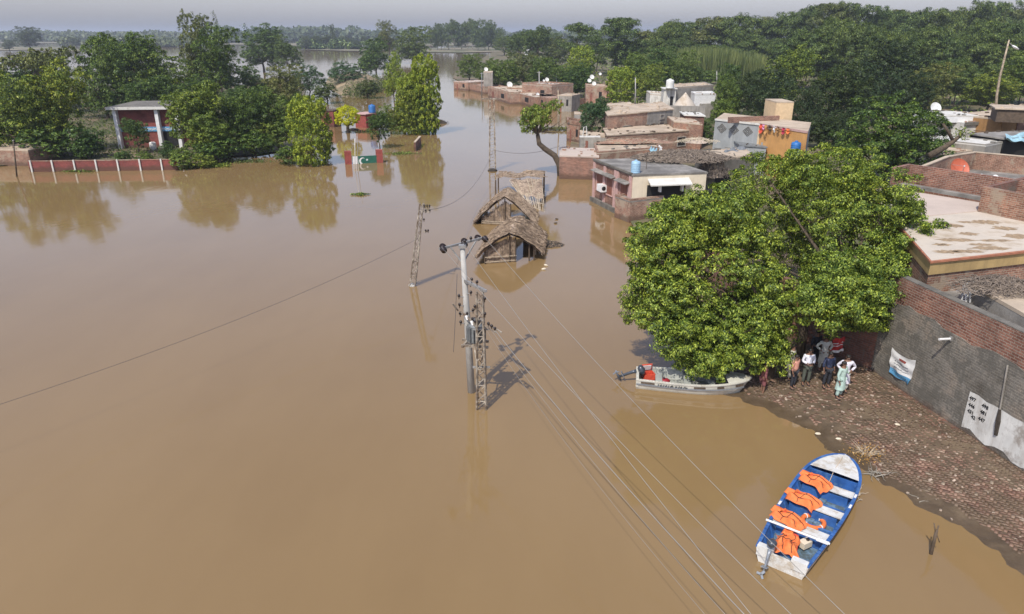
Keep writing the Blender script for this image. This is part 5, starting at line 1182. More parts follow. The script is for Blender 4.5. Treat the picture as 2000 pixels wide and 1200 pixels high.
# ---------------------------------------------------------------- boats
def boat_hull(parts, L, W, Hh, m_out, m_in, m_floor, deck_to, blunt, th=.06, sheer=.14, keelr=.25, wl=.0):
    """local frame: stern at x=0, bow at +x; returns shape functions. parts(name, mb, mat)"""
    def half(s):
        body = .78+.22*math.sin(min(1, s/.55)*math.pi/2)
        return W/2*body*(1-max(0, (s-.52)/.48)**blunt)**.62 if s < 1 else 0.0
    def gz(s): return Hh+sheer*max(0, (s-.45)/.55)**1.6
    def kz(s): return -.18+keelr*max(0, (s-.7)/.3)**2
    ns = 36; S_ = [i/ns for i in range(ns+1)]
    def sect(s, inset):
        h = max(0, half(s)-inset); g = gz(s); k = kz(s)+inset; x = s*L
        rk = .18*L*.0
        pts_ = []
        for q, zz in ((0, 0), (.55, .02), (.80, .14), (.90, .45), (.97, .75), (1.0, 1.0)):
            bow_in = 1-(1-zz)*max(0, (s-.6)/.4)*.35
            pts_.append((x-(1-zz)*max(0, (s-.8)/.2)**2*.35, h*q*bow_in, k+(g-k)*zz))
        return pts_
    for nm, ins, mt, fl in (('hull', 0, m_out, False), ('hull_lining', th, m_in, True)):
        mb = MB(); rows = []
        for s in S_:
            p = sect(s, ins); rows.append([(x, -y, z) for x, y, z in p[::-1]]+p[1:])
        m_ = len(rows[0]); mb.add([v for r_ in rows for v in r_], [((i*m_+j, i*m_+j+1, (i+1)*m_+j+1, (i+1)*m_+j) if fl else (i*m_+j, (i+1)*m_+j, (i+1)*m_+j+1, i*m_+j+1)) for i in range(ns) for j in range(m_-1)])
        if nm == 'hull': mb.add(rows[0], [tuple(range(m_))])
        parts(nm, mb, mt, True)
    # gunwale rim
    mb = MB()
    for sg in (-1, 1):
        for i in range(ns):
            a_, b_ = S_[i], S_[i+1]; mb.bar((a_*L, sg*(half(a_)-th/2), gz(a_)+.012), (b_*L+.01, sg*(half(b_)-th/2), gz(b_)+.012), th*1.7, .05)
    parts('gunwale', mb, m_in if m_in == 'boatblue' else m_out, False)
    # floor with raised centre boards
    mb = MB(); fz = .02
    vs = []; 
    for i in range(25):
        s = .01+i/24*.9; h = max(.02, half(s)*.84-th); vs += [(s*L, -h, fz+max(0, s-.7)*.3), (s*L, h, fz+max(0, s-.7)*.3)]
    mb.add(vs, [(2*i, 2*i+2, 2*i+3, 2*i+1) for i in range(24)]); mb.box((L*.45, 0, fz+.03), (L*.78, .22, .05)); parts('floor', mb, m_floor, False)
    # bow deck
    vs = []; n_ = 12
    for i in range(n_+1):
        s = deck_to+(1-deck_to)*i/n_; h = half(s); c_ = .07*(1-i/n_)+.02
        vs += [(s*L+(.12 if i == 0 else 0)*0, -h, gz(s)+.03), (s*L-(.10 if i == 0 else 0), 0, gz(s)+.03+c_), (s*L, h, gz(s)+.03)]
    mb = MB(); mb.add(vs, [f for i in range(n_) for f in ((3*i, 3*i+3, 3*i+4, 3*i+1), (3*i+1, 3*i+4, 3*i+5, 3*i+2))]); parts('bow_deck', mb, m_out, True)
    return half, gz
def motor(t, m_cowl, tilt, scale=1.0, leg='motorl'):
    """outboard at the transom centre, tilted up; a part of the boat"""
    Rm = Matrix.Translation((-.08, 0, .55)) @ Matrix.Rotation(tilt, 4, 'Y') @ Matrix.Scale(scale, 4)
    def tr(mb): mb.v = [tuple(Rm @ Vector(v)) for v in mb.v]; return mb
    mb = tr(MB().tube([(0, 0, .1), (-.05, 0, -.1), (-.08, 0, -.5), (-.1, 0, -.85)], [(.12, .10), (.09, .07), (.08, .05), (.07, .04)], 10)); mo = mb.build('outboard_motor', M[leg], t, (0, 0, 0), True)
    mb = tr(MB().tube([(-.22, 0, .33), (-.15, 0, .36), (.05, 0, .38), (.22, 0, .33), (.27, 0, .28)], [(.05, .05), (.17, .15), (.21, .18), (.17, .15), (.06, .05)], 14)); mb.build('cowling', M['motor'], mo, (0, 0, 0), True)
    mb = tr(MB().tube([(-.38, 0, -.88), (-.15, 0, -.86), (.12, 0, -.86)], [(.03, .03), (.075, .075), (.03, .03)], 10)); mb.build('gearcase', M[leg], mo, (0, 0, 0), True)
    mb = MB()
    for k in range(3): mb.box((-.4, .11*math.cos(k*2.09), -.88+.11*math.sin(k*2.09)), (.03, .16, .09), 0, k*2.09+.0)
    tr(mb).build('propeller', M['motorl'], mo); tr(MB().box((-.14, 0, -.62), (.34, .26, .02))).build('cavitation_plate', M['motorl'], mo)
    tr(MB().tube([(.2, 0, .2), (.5, .05, .28)], .025, 6)).build('tiller', M['motor'], mo)
    return mo
def place_boat(name, label, stern, bow):
    d = bow-stern; t = thing(name, Vector((stern.x, stern.y, 0)), label, 'boat', rz=math.atan2(d.y, d.x)); return t, math.hypot(d.x, d.y)
def mkparts(t):
    def f(nm, mb, mt, smooth=False): return mb.build(nm, M[mt], t, (0, 0, 0), smooth)
    return f
st_, bw = G(1527, 1088, .5), G(1650, 889, .65); t, L = place_boat('motor_boat', 'blue and white open motor boat with orange life jackets in the shallows', st_, bw); pf = mkparts(t)
half, gz = boat_hull(pf, L, 1.97, .5, 'boatwhite', 'boatblue', 'boatfloor', .80, 3.4)
for s in (.17+.10, .48, .68):
    pf('bench', MB().box((s*L, 0, gz(s)-.07), (.34, half(s)*2-.16, .05)), 'boatwhite'); pf('bench_front', MB().box((s*L-.16, 0, .18), (.04, half(s)*1.7-.16, .34)), 'boatblue')
for s in (.10, .38, .58, .76): pf('cross_rib', MB().box((s*L, 0, .1), (.09, half(s)*1.75-.16, .14)), 'boatblue')
mb = MB()
for s in (.1, .2, .33, .43, .55, .63, .74):
    for sg in (-1, 1): mb.bar((s*L, sg*(half(s)*.82-.06), .04), (s*L, sg*(half(s)-.07), gz(s)-.03), .05, .05)
pf('side_ribs', mb, 'boatblue')
mb = MB(); h0 = half(0)
for sg in (-1, 1): mb.box((.06, sg*h0*.66, .42), (.20, h0*.60, .34)); 
mb.box((.06, 0, .22), (.14, h0*.8, .34)); pf('transom', mb, 'boatwhite')
pf('bow_bulkhead', MB().box((.795*L, 0, .30), (.04, half(.79)*1.8, .42)), 'boatblue')
for s, sg in ((.38, 1), (.56, -1), (.66, -1)): pf('gunwale_mark', MB().box((s*L, sg*(half(s)-.03), gz(s)+.041), (.22, .07, .008)), 'white')
motor(t, 'motorl', R(24), .72).location = (-.02, .34, .02)
BT = t; bmx = Matrix.Translation(t.location) @ Matrix.Rotation(t.rotation_euler.z, 4, 'Z')
# things in the blue boat
def jacket(x, y, z, rz, label, tilt=.1, s=1.0, m='jacket'):
    t = thing('life_jacket', bmx @ Vector((x, y, z)), label, 'life jacket', 'life jackets in the blue boat', BT.rotation_euler.z+rz); rr = random.Random(int(x*100)); ph = rr.uniform(0, 6)
    mb = MB()
    def fn(u, v):
        X = (u-.5)*1.02*s; w = .80*s*(1-.14*math.sin(u*math.pi)); Y = (v-.5)*w; edge = min(1, 7*u, 7*(1-u), 7*v, 7*(1-v))
        return (X+.05*math.sin(v*7+ph), Y+.04*math.sin(u*8+ph), .02+edge*.13*s+.055*math.sin(u*10+ph)*math.sin(v*6)-.20*abs(u-.5)**2*2*tilt*5+.03*math.sin(v*19))
    mb.grid(fn, 30, 20); o = mb.build('front_panel', M[m], t, smooth=True)
    mb = MB(); mb.grid(lambda u, v: ((u-.3)*.85*s, (v-.5)*.5*s-.08, -.01+.05*math.sin(u*9+ph)+.04*min(1, 6*v, 6*(1-v))), 16, 12); mb.build('back_panel', M['jacketred'], t, smooth=True)
    for v in (.28, .66):
        mb = MB(); mb.tube([Vector(fn(u/14, v+.05*math.sin(u)))+Vector((0, 0, .012)) for u in range(1, 14)], .011, 4); mb.build('strap', M['strap'], t)
    mb = MB(); mb.tube([Vector(fn(.56, u/12))+Vector((0, 0, .012)) for u in range(1, 12)], .010, 4); mb.build('strap', M['strap'], t)
    mb = MB(); mb.grid(lambda u, v: (.36*s+.32*s*u, (v-.5)*(.50-.16*u)*s, .05+.11*min(1, 5*v, 5*(1-v))*min(1, 6*u+.5, 6*(1-u))+.03*math.sin(v*11+ph)), 12, 14); mb.build('collar', M[m], t, smooth=True)
bz = .50
jacket(.68*L-.02, .34, bz, 1.2, 'orange life jacket draped over the bench nearest the white bow', s=.95)
jacket(.48*L-.0, .36, bz, 1.35, 'orange life jacket on the middle bench above the life ring', s=.97)
jacket(.27*L+.06, .40, bz, 1.15, 'orange life jacket on the rearmost bench beside the white oar', s=.97)
jacket(.13*L, .12, .34, .25, 'orange life jacket with pale lining heaped by the outboard motor', s=.92)
p = bmx @ Vector((.42*L, -.12, .12)); mb = MB(); t = thing('life_ring', p, 'faded orange life ring on the boat floor behind the middle bench', 'life ring')
mb.tube([(.33*math.cos(x), .33*math.sin(x), 0) for x in [2*math.pi*k/28 for k in range(29)]], .075, 10, cap=False); mb.build('ring', M['jacket'], t, smooth=True); mb = MB()
for k in range(4): a_ = k*math.pi/2+.4; mb.tube([(.33*math.cos(a_)+.079*math.cos(a_)*math.cos(x), .33*math.sin(a_)+.079*math.sin(a_)*math.cos(x), .079*math.sin(x)) for x in [k2*.7 for k2 in range(10)]], .02, 5)
mb.build('ring_band', M['white'], t)
p0, p1 = bmx @ Vector((.195*L, .95, .60)), bmx @ Vector((.20*L, -.98, .60)); t = thing('oar', p0, 'long thin white oar laid across the rear of the blue boat', 'oar'); MB().tube([Vector(), p1-p0], .035, 8).build('shaft', M['white'], t); MB().bar((p1-p0)*.80, (p1-p0)*.98, .14, .03).build('blade', M['white'], t)
p = bmx @ Vector((.21*L, -.28, .13)); t = thing('fuel_can', p, 'small cream plastic can on the rear floor of the blue boat', 'can'); MB().box((0, 0, .1), (.36, .24, .2), .5).build('can_body', M['cream'], t); MB().lathe((0.08, .03, .2), [(.05, 0), (.05, .05), (.02, .06)], 10).build('cap', M['strap'], t)
a_ = G(1652, 889, .75); b_ = bmx @ Vector((.66*L, .0, .25)); t0 = bmx @ Vector((.95*L, 0, .75))
o = MB().tube([Vector(), (bmx @ Vector((.80*L, .02, .66)))-t0, b_-t0], .012, 5).build('rope', M['roof_tan']); o.location = t0; tag(o, 'thin rope running over the white bow deck into the blue boat', 'rope')
# white boat under the tree
st_, bw = G(1243, 731, .45), G(1466, 743, .55); t, L = place_boat('motor_boat', 'off-white open motor boat moored under the overhanging tree', st_, bw); pf = mkparts(t)
half, gz = boat_hull(pf, L, 1.7, .48, 'boatcream', 'boatin', 'boatin', .80, 2.0, sheer=.18)
for s in (.2, .45, .66): pf('bench', MB().box((s*L, 0, gz(s)-.1), (.3, half(s)*2-.16, .05)), 'boatin')
mb = MB()
for i in range(30):
    a_, b_ = i/32, (i+1)/32; mb.bar((a_*L, -half(a_)*.985-.012, gz(a_)*.60), (b_*L, -half(b_)*.985-.012, gz(b_)*.60), .03, .05)
pf('rubbing_strake', mb, 'motorl')
for s0, s1 in ((.04, .16), (.50, .60), (.70, .76), (.86, .93)):
    mb = MB(); vs = []
    for i in range(7):
        s = s0+(s1-s0)*i/6; vs += [(s*L, -half(s)*.99-.02, gz(s)*.72), (s*L, -half(s)-.022, gz(s)*.90)]
    mb.add(vs, [(2*i, 2*i+2, 2*i+3, 2*i+1) for i in range(6)]); pf('dark_decal', mb, 'wood')
mb = MB(); rr = random.Random(5)
for k in range(12):
    s = .19+k*.022; zq = gz(s)*.74; mb.bar((s*L, -half(s)-.02, zq-.05), (s*L+.06*rr.uniform(-.5, 1), -half(s+.01)-.02, zq+.06), .02, .025)
    if k % 2: mb.bar((s*L-.03, -half(s)-.02, zq), (s*L+.07, -half(s+.01)-.02, zq), .02, .02)
pf('hull_lettering', mb, 'motor')
pf('transom', MB().box((.05, 0, .34), (.12, half(0)*1.9, .42)), 'boatcream')
motor(t, 'motor', R(60), .88, 'motor')
bm2 = Matrix.Translation(t.location) @ Matrix.Rotation(t.rotation_euler.z, 4, 'Z')
p = bm2 @ Vector((.55, .22, .14)); t = thing('cool_box', p, 'open orange-red box with white lid in the stern of the white boat', 'box', rz=.2)
mb = MB(); mb.box((0, 0, .02), (.5, .4, .03)); [mb.box(c_, d_2) for c_, d_2 in (((-.24, 0, .17), (.03, .4, .3)), ((.24, 0, .17), (.03, .4, .3)), ((0, -.19, .17), (.5, .03, .3)), ((0, .19, .17), (.5, .03, .3)))]; mb.build('box_body', M['jacketred'], t)
MB().box((0, .28, .46), (.5, .05, .36), 0, .3).build('lid', M['jacketred'], t); MB().box((0, .25, .46), (.4, .03, .26), 0, .3).build('lid_lining', M['white'], t)
p = bm2 @ Vector((1.25, -.05, .12)); t = thing('fuel_tank', p, 'crimson fuel tank on the floor of the white boat', 'fuel tank'); MB().lathe((0, 0, 0), [(.2, 0), (.23, .04), (.23, .16), (.14, .22)], 12, None, 1.2, .8).build('tank_body', M['crimson'], t, smooth=True); MB().lathe((0, 0, .22), [(.05, 0), (.05, .05), (.03, .06)], 8).build('cap', M['strap'], t)
# ---------------------------------------------------------------- people
def skin_mesh(name, nodes, edges, mt, parent, sub=1):
    """nodes: (x,y,z,r) list -> one continuous skinned surface"""
    me = bpy.data.meshes.new(name); me.from_pydata([n_[:3] for n_ in nodes], edges, []); o = bpy.data.objects.new(name, me); S.collection.objects.link(o)
    sk = o.modifiers.new('s', 'SKIN'); sk.use_smooth_shade = True
    for i, v in enumerate(me.skin_vertices[0].data):
        r_ = nodes[i][3]; v.radius = (r_, r_) if not isinstance(r_, tuple) else r_; v.use_root = (i == 0)
    su = o.modifiers.new('u', 'SUBSURF'); su.levels = sub
    dg = bpy.context.evaluated_depsgraph_get(); me2 = bpy.data.meshes.new_from_object(o.evaluated_get(dg)); bpy.data.objects.remove(o)
    me2.name = name; me2.materials.clear(); me2.materials.append(M[mt]); me2.polygons.foreach_set('use_smooth', [True]*len(me2.polygons))
    o = bpy.data.objects.new(name, me2); S.collection.objects.link(o); o.parent = parent; return o
def cloth(n_, c): 
    if n_ not in M: M[n_] = plain(n_, c, .9, var=.12, scale=6)
    return n_
def person(px, py, face, top, bottom, label, h=1.7, arms='down', kameez=False, z=None, bare=False, lean=0):
    """face: heading the chest looks to (degrees, 0 = towards the camera)"""
    g = G(px, py, .3 if z is None else z); zz = land(g.x, g.y) if z is None else z; g = G(px, py, zz); g.z = zz
    t = thing('person', g, label, 'person', 'people standing under the big tree', R(face)); t.scale = (h/1.7,)*3; k = lean
    def arm(sg):
        sh = (sg*.19, 0-k, 1.41)
        if arms == 'front': return sh, (sg*.26, .01-k, 1.14), (sg*.10, -.22-k, 1.10)
        if arms == 'phone' and sg > 0: return sh, (.25, -.04-k, 1.16), (.10, -.26-k, 1.28)
        if arms == 'hip': return sh, (sg*.36, .10-k, 1.18), (sg*.17, -.06-k, 1.02)
        return sh, (sg*.25, .03-k, 1.13), (sg*.25, -.06-k, .87)
    N = [(0, 0, .95, .13), (0, 0, 1.1, .12), (0, -k*.6, 1.28, .14), (0, -k, 1.42, .10), (0, -.01-k, 1.50, .055), (0, -.02-k, 1.57, .075), (0, -.025-k, 1.64, .085), (0, -.02-k, 1.69, .05)]
    Ed = [(i, i+1) for i in range(7)]
    for sg in (-1, 1):
        i = len(N); N += [(sg*.10, 0, .90, .09), (sg*.11, -.02, .50, .058), (sg*.11, .02, .09, .04), (sg*.13, -.14, .035, .035)]; Ed += [(0, i), (i, i+1), (i+1, i+2), (i+2, i+3)]
        s_, e_, w_2 = arm(sg); i = len(N); d = (Vector(w_2)-Vector(e_)).normalized(); hnd = Vector(w_2)+d*.06
        N += [(*s_, .06), (*e_, .042), (*w_2, .028), (*hnd, .035)]; Ed += [(3, i), (i, i+1), (i+1, i+2), (i+2, i+3)]
    body = skin_mesh('body', N, Ed, 'skin', t)
    fm = MB()
    for sg in (-1, 1):
        s_, e_, w_2 = arm(sg); d = (Vector(w_2)-Vector(e_)).normalized(); q = Vector(w_2)+d*.08; sd_ = d.cross(Vector((0, -1, .2))).normalized()
        for j, (o_2, l_) in enumerate(((-.028, .065), (-.01, .078), (.01, .075), (.028, .06))): fm.tube([q+sd_*o_2, q+sd_*o_2*1.1+d*l_*.55+Vector((0, -.005, 0)), q+sd_*o_2+d*l_*.95+Vector((0, -.02, 0))], [.010, .009, .006], 5)
        fm.tube([q-d*.05+sd_*.03*sg, q-d*.01+sd_*.055*sg, q+d*.02+sd_*.06*sg+Vector((0, -.015, 0))], [.011, .010, .007], 5)
    # nose, ears, and merge with the body surface
    fm.tube([(0, -.10-k, 1.645), (0, -.125-k, 1.61), (0, -.105-k, 1.60)], [.010, .015, .010], 6)
    for sg in (-1, 1): fm.tube([(sg*.082, -.01-k, 1.59), (sg*.092, -.0-k, 1.625), (sg*.082, 0-k, 1.65)], [.008, .014, .008], 5)
    bm = bmesh.new(); bm.from_mesh(body.data); me = bpy.data.meshes.new('x'); me.from_pydata([tuple(v) for v in fm.v], [], fm.f); bm.from_mesh(me); bm.to_mesh(body.data); bm.free()
    em = MB()
    for sg in (-1, 1): em.lathe((sg*.032, -.098-k, 1.632), [(.002, -.006), (.009, 0), (.002, .006)], 6, (math.pi/2, 0, 0))
    em.box((0, -.098-k, 1.572), (.045, .012, .006)); em.build('eyes_and_mouth', M['hair'], t)
    hm = MB(); hm.lathe((0, .004-k, 1.635), [(.098, -.03), (.104, .02), (.095, .06), (.06, .092), (.01, .10)], 14, (-.25, 0, 0), .9, 1.05); hm.build('hair', M['hair'], t, smooth=True)
    # clothes
    T = [(0, 0, .93, .165), (0, 0, 1.12, .15), (0, -k*.6, 1.29, .17), (0, -k, 1.42, .125), (0, -k, 1.455, .07)]; TE = [(0, 1), (1, 2), (2, 3), (3, 4)]
    for sg in (-1, 1):
        s_, e_, w_2 = arm(sg); i = len(T); wv = Vector(e_).lerp(Vector(w_2), .85 if kameez or arms != 'down' else .5); T += [(*s_, .078), (*e_, .062), (*wv, .052)]; TE += [(3, i), (i, i+1), (i+1, i+2)]
    skin_mesh('shirt' if not kameez else 'kameez', T, TE, top, t)
    if kameez:
        km = MB(); km.grid(lambda u, v: (math.cos(u*2*math.pi)*(.165+.07*v+.012*math.sin(u*38)*v), math.sin(u*2*math.pi)*(.135+.06*v+.012*math.sin(u*31)*v), 1.08-.62*v), 40, 8); km.build('kameez_skirt', M[top], t, smooth=True)
    w_l = .095 if kameez else .078; B = [(0, 0, .93, .14)]; BE = []
    for sg in (-1, 1): i = len(B); B += [(sg*.10, 0, .86, .11), (sg*.115, -.02, .5, w_l), (sg*.11, .02, .14, w_l*.8)]; BE += [(0, i), (i, i+1), (i+1, i+2)]
    if not bare: skin_mesh('shalwar' if kameez else 'trousers', B, BE, bottom, t)
    else: skin_mesh('shorts', [(0, 0, .93, .14), (-.1, 0, .86, .11), (-.115, -.01, .55, .09), (.1, 0, .86, .11), (.115, -.01, .55, .09)], [(0, 1), (1, 2), (0, 3), (3, 4)], bottom, t)
    sh = MB()
    for sg in (-1, 1): sh.tube([(sg*.11, .05, .04), (sg*.12, -.06, .04), (sg*.135, -.17, .03)], [(.045, .035), (.05, .035), (.04, .025)], 8)
    sh.build('sandals', M['strap'], t)
    if arms in ('phone', 'front'): 
        ob = thing('phone', t.matrix_basis @ Vector((0, 0, 0)), 'dark phone held by the man in '+('pale green kameez' if kameez else 'bright white shirt'), 'phone', rz=R(face)); ob.scale = t.scale
        x_ = .10 if arms == 'phone' else 0; MB().box((x_ if arms == 'phone' else 0, -.33-k if arms == 'phone' else -.29-k, 1.33 if arms == 'phone' else 1.12), (.16 if arms == 'front' else .08, .02, .09 if arms == 'front' else .15), 0, .6).build('phone_case', M['strap'], ob)
    return t
cloth('c_green', (.42, .55, .48)); cloth('c_white', (.72, .72, .76)); cloth('c_beige', (.48, .45, .36)); cloth('c_salmon', (.62, .30, .22)); cloth('c_navy', (.06, .075, .13)); cloth('c_dark', (.03, .032, .04)); cloth('c_olive', (.09, .10, .075)); cloth('c_maroon', (.20, .07, .07)); cloth('c_pale', (.50, .50, .44)); cloth('c_white2', (.66, .64, .70))
person(1637, 778, 35, 'c_green', 'c_green', 'man in pale green kameez standing nearest the camera, looking down', 1.72, 'phone', True)
person(1645, 765, -15, 'c_white2', 'c_pale', 'man in white shirt with hands on hips behind the green kameez', 1.72, 'hip', True)
person(1612, 757, 10, 'c_navy', 'c_dark', 'man in dark blue shirt and trousers in the middle', 1.7)
person(1572, 752, 0, 'c_white', 'c_olive', 'man in bright white shirt and olive trousers holding something dark', 1.75, 'front')
person(1547, 759, 40, 'c_salmon', 'c_dark', 'person in salmon shirt and black trousers with pale shoes', 1.62)
person(1541, 742, 60, 'c_beige', 'c_beige', 'man in beige kameez half hidden behind the salmon shirt', 1.76, kameez=True)
person(1604, 724, 0, 'c_pale', 'c_pale', 'man in pale kameez in the shade at the back', 1.72, 'hip', True)
person(1588, 712, 20, 'c_dark', 'c_dark', 'person in dark clothes deep in the shade behind the others', 1.7)
person(1487, 775, 90, 'c_maroon', 'c_maroon', 'person wading under the tree, bare calves below maroon clothes', 1.7, z=-.12, bare=True)
# red cloth with white stripes hung beneath the crown
p = G(1628, 725, .3); zt_ = top_of(1628, 725, 663, .3); org = Vector((p.x, p.y, zt_)); t = thing('flag', org, 'red cloth with two white stripes hanging under the big tree', 'flag')
for z0_, z1_, m in ((0, -.36, 'crimsonf'), (-.36, -.42, 'white'), (-.42, -.54, 'crimsonf'), (-.54, -.60, 'white'), (-.60, -.88, 'crimsonf'), (-.88, -1.06, 'white')):
    if m not in M: M[m] = plain(m, (.42, .035, .03), .9)
    mb = MB(); mb.grid(lambda u, v: Vector(((u-.5)*.55+.06*math.sin(z0_*4), .05*math.sin(u*9), (z0_+(z1_-z0_)*v)*.68+.12*u)), 14, 3); mb.build('red_band' if m != 'white' else 'white_stripe', M[m], t, smooth=True)
MB().tube([(-.42, 0, -1.6), (-.42, 0, .4)], .02, 6).build('flag_stick', M['stick'], t)
HAZE = 0.00026
# ---------------------------------------------------------------- trees
def hero(name, label, ells, foot, nclump, rc, nleaf, size, seed, lm='hero', limbs=16, r0=.22, low=-.75):
    rng = np.random.default_rng(seed); P_, N_, Cs = crown_pts(ells, nclump, rc, nleaf, rng, 1.0, low, .3, .45, .74)
    org = np.array(foot); t = thing(name, foot, label, 'tree')
    V_, F_ = leaves(P_, N_, size, rng, .5, .3); ok = V_.reshape(-1, 4, 3)[:, :, 2].min(1) > .12; V_ = V_.reshape(-1, 4, 3)[ok].reshape(-1, 3); F_ = np.arange(len(V_)).reshape(-1, 4)
    np_mesh('crown', V_-org, F_, M['lf_'+lm], t)
    mb = MB(); f = Vector(foot); fork = f+Vector((rng.uniform(-.3, .3), rng.uniform(-.3, .3), 2.2)); mb.tube([f-Vector((0, 0, .5)), f.lerp(fork, .5)+Vector((.08, 0, 0)), fork], [r0*1.4, r0, r0*.85], 10)
    for k in rng.choice(len(Cs), limbs, False):
        c_ = Vector(Cs[k]); mid = fork.lerp(c_, .45)+Vector((0, 0, .4)); mb.tube([fork, mid, c_], [r0*.55, r0*.3, r0*.08], 7, cap=False)
    mb.build('trunk', M['bark'], t, foot, True); return t
def ez(px, py, Y, rx, ry, rz, w=1): c_ = A(px, py, Y); return ((c_.x, c_.y, c_.z), (rx*.91, ry*.91, rz*.91), w)
fl_ = G(1500, 742, .1); fr_ = G(1640, 690, .2)
hero('broadleaf_tree', 'big bright green tree overhanging the white boat and the water', [
    ez(1395, 535, 31.2, 3.0, 2.6, 3.1, 4), ez(1295, 490, 31.5, 1.6, 1.8, 1.8, 1.6), ez(1285, 590, 30.6, 1.4, 1.5, 1.5, 1.5), ez(1350, 665, 29.6, 1.35, 1.3, 1.6, 1.6),
    ez(1390, 700, 29.2, 1.1, 1.1, 1.0, 1.1), ez(1460, 655, 29.6, 1.6, 1.6, 1.9, 2), ez(1490, 600, 30.2, 1.2, 1.5, 1.7, 1.3), ez(1410, 436, 31.8, 2.0, 2.0, 1.6, 1.8), ez(1345, 445, 32.2, 1.5, 1.6, 1.3, 1.2), ez(1500, 680, 29.6, .8, .9, .9, .7)],
    fl_, 340, .56, 175000, .115, 5)
hero('broadleaf_tree', 'taller bright green tree behind, its crown shading the standing people', [
    ez(1685, 460, 35.0, 3.1, 3.0, 3.3, 4), ez(1622, 596, 27.9, 1.2, 1.0, .9, 1.3), ez(1665, 585, 28.3, 1.2, 1.1, 1.0, 1.2), ez(1632, 560, 30.2, 1.3, 1.4, 1.4, 1.7), ez(1705, 570, 30.4, 1.5, 1.4, 1.5, 2), ez(1668, 612, 29.8, 1.1, 1.0, .8, 1.2), ez(1738, 600, 30.6, 1.0, 1.0, 1.0, 1.1), ez(1548, 540, 38.3, 1.9, 1.6, 2.2, 1.3), ez(1515, 455, 39.5, 1.9, 1.4, 1.8, 1.1), ez(1610, 470, 37.6, 2.0, 2.0, 2.4, 1.2), ez(1778, 545, 32.8, 1.2, 1.4, 1.7, 1.5), ez(1775, 470, 35, 1.3, 1.5, 1.7, 1.2), ez(1600, 400, 36.5, 2.0, 2.2, 2.2, 1.8), ez(1640, 350, 37.2, 1.9, 2.0, 1.7, 1.8), ez(1730, 430, 36.5, 1.9, 2.0, 2.0, 1.6), ez(1765, 520, 35.5, 1.5, 1.8, 1.7, 1.5),
    ez(1492, 362, 40.0, 2.2, 1.8, 1.5, 1.6), ez(1560, 340, 38.5, 1.5, 1.6, 1.3, 1), ez(1700, 590, 34.2, 1.7, 1.6, 1.4, 1.4), ez(1610, 580, 34.0, 1.8, 1.6, 1.6, 1.4), ez(1665, 630, 33.6, 1.1, 1.0, .8, .6)],
    fr_, 430, .60, 210000, .118, 6, r0=.3)
for i, (x, y) in enumerate(((1560, 705), (1685, 668))):
    f = G(x, y, .2); t = thing('shaded_tree', f, 'dark bare trunk in the shade %s of the standing people' % ('left', 'right')[i], 'tree'); MB().tube([Vector((0, 0, -.3)), Vector((.1, .2, 2)), Vector((-.2, .9, 3.6))], [.24, .2, .12], 9).build('trunk', M['bark'], t, smooth=True)
# leaning tree at the brick house
f = G(1096, 343); Y0 = f.y; t = thing('leaning_tree', f, 'crooked leaning tree with dark bent trunk and feathery crown over the channel', 'tree'); f0 = f.copy()
pts_ = [f-Vector((0, 0, .4)), A(1093, 322, Y0), A(1083, 304, Y0+.2), A(1064, 291, Y0+.2), A(1053, 281, Y0), A(1050, 263, Y0)]
MB().tube(pts_, [.42, .36, .32, .30, .27, .22], 10).build('trunk', M['bark'], t, f0, True); fk = pts_[-1]
mb = MB(); rngL = np.random.default_rng(44)
ells = [ez(1047, 233, Y0, 1.5, 1.3, 1.3, 3), ez(1030, 247, Y0, .8, .8, .9, 1), ez(1060, 217, Y0+1, 1.1, 1, .7, 1), ez(1082, 208, Y0+1, .9, .8, .5, .8), ez(1033, 225, Y0, .9, .9, 1.0, 1)]
P_, N_, Cs = crown_pts(ells, 90, .42, 5200, rngL, 1.2, -.8, .06, .2, .6); V_, F_ = leaves(P_, N_, .26, rngL, .35, .5); np_mesh('crown', V_-np.array(f0), F_, M['lf_bright'], t)
for k in rngL.choice(len(Cs), 18, False): c_ = Vector(Cs[k]); mb.tube([fk, fk.lerp(c_, .5)+Vector((0, 0, .2)), c_], [.12, .06, .02], 5, cap=False)
for q in ((1100, 232), (1112, 250), (1090, 222), (1108, 238)): c_ = A(*q, Y0+.6); mb.tube([fk+Vector((0, 0, .3)), fk.lerp(c_, .55)+Vector((0, 0, -.2)), c_], [.09, .05, .015], 5, cap=False)
mb.build('branches', M['bark'], t, f0)
CG = 'trees of the school compound'; VG = 'village trees'
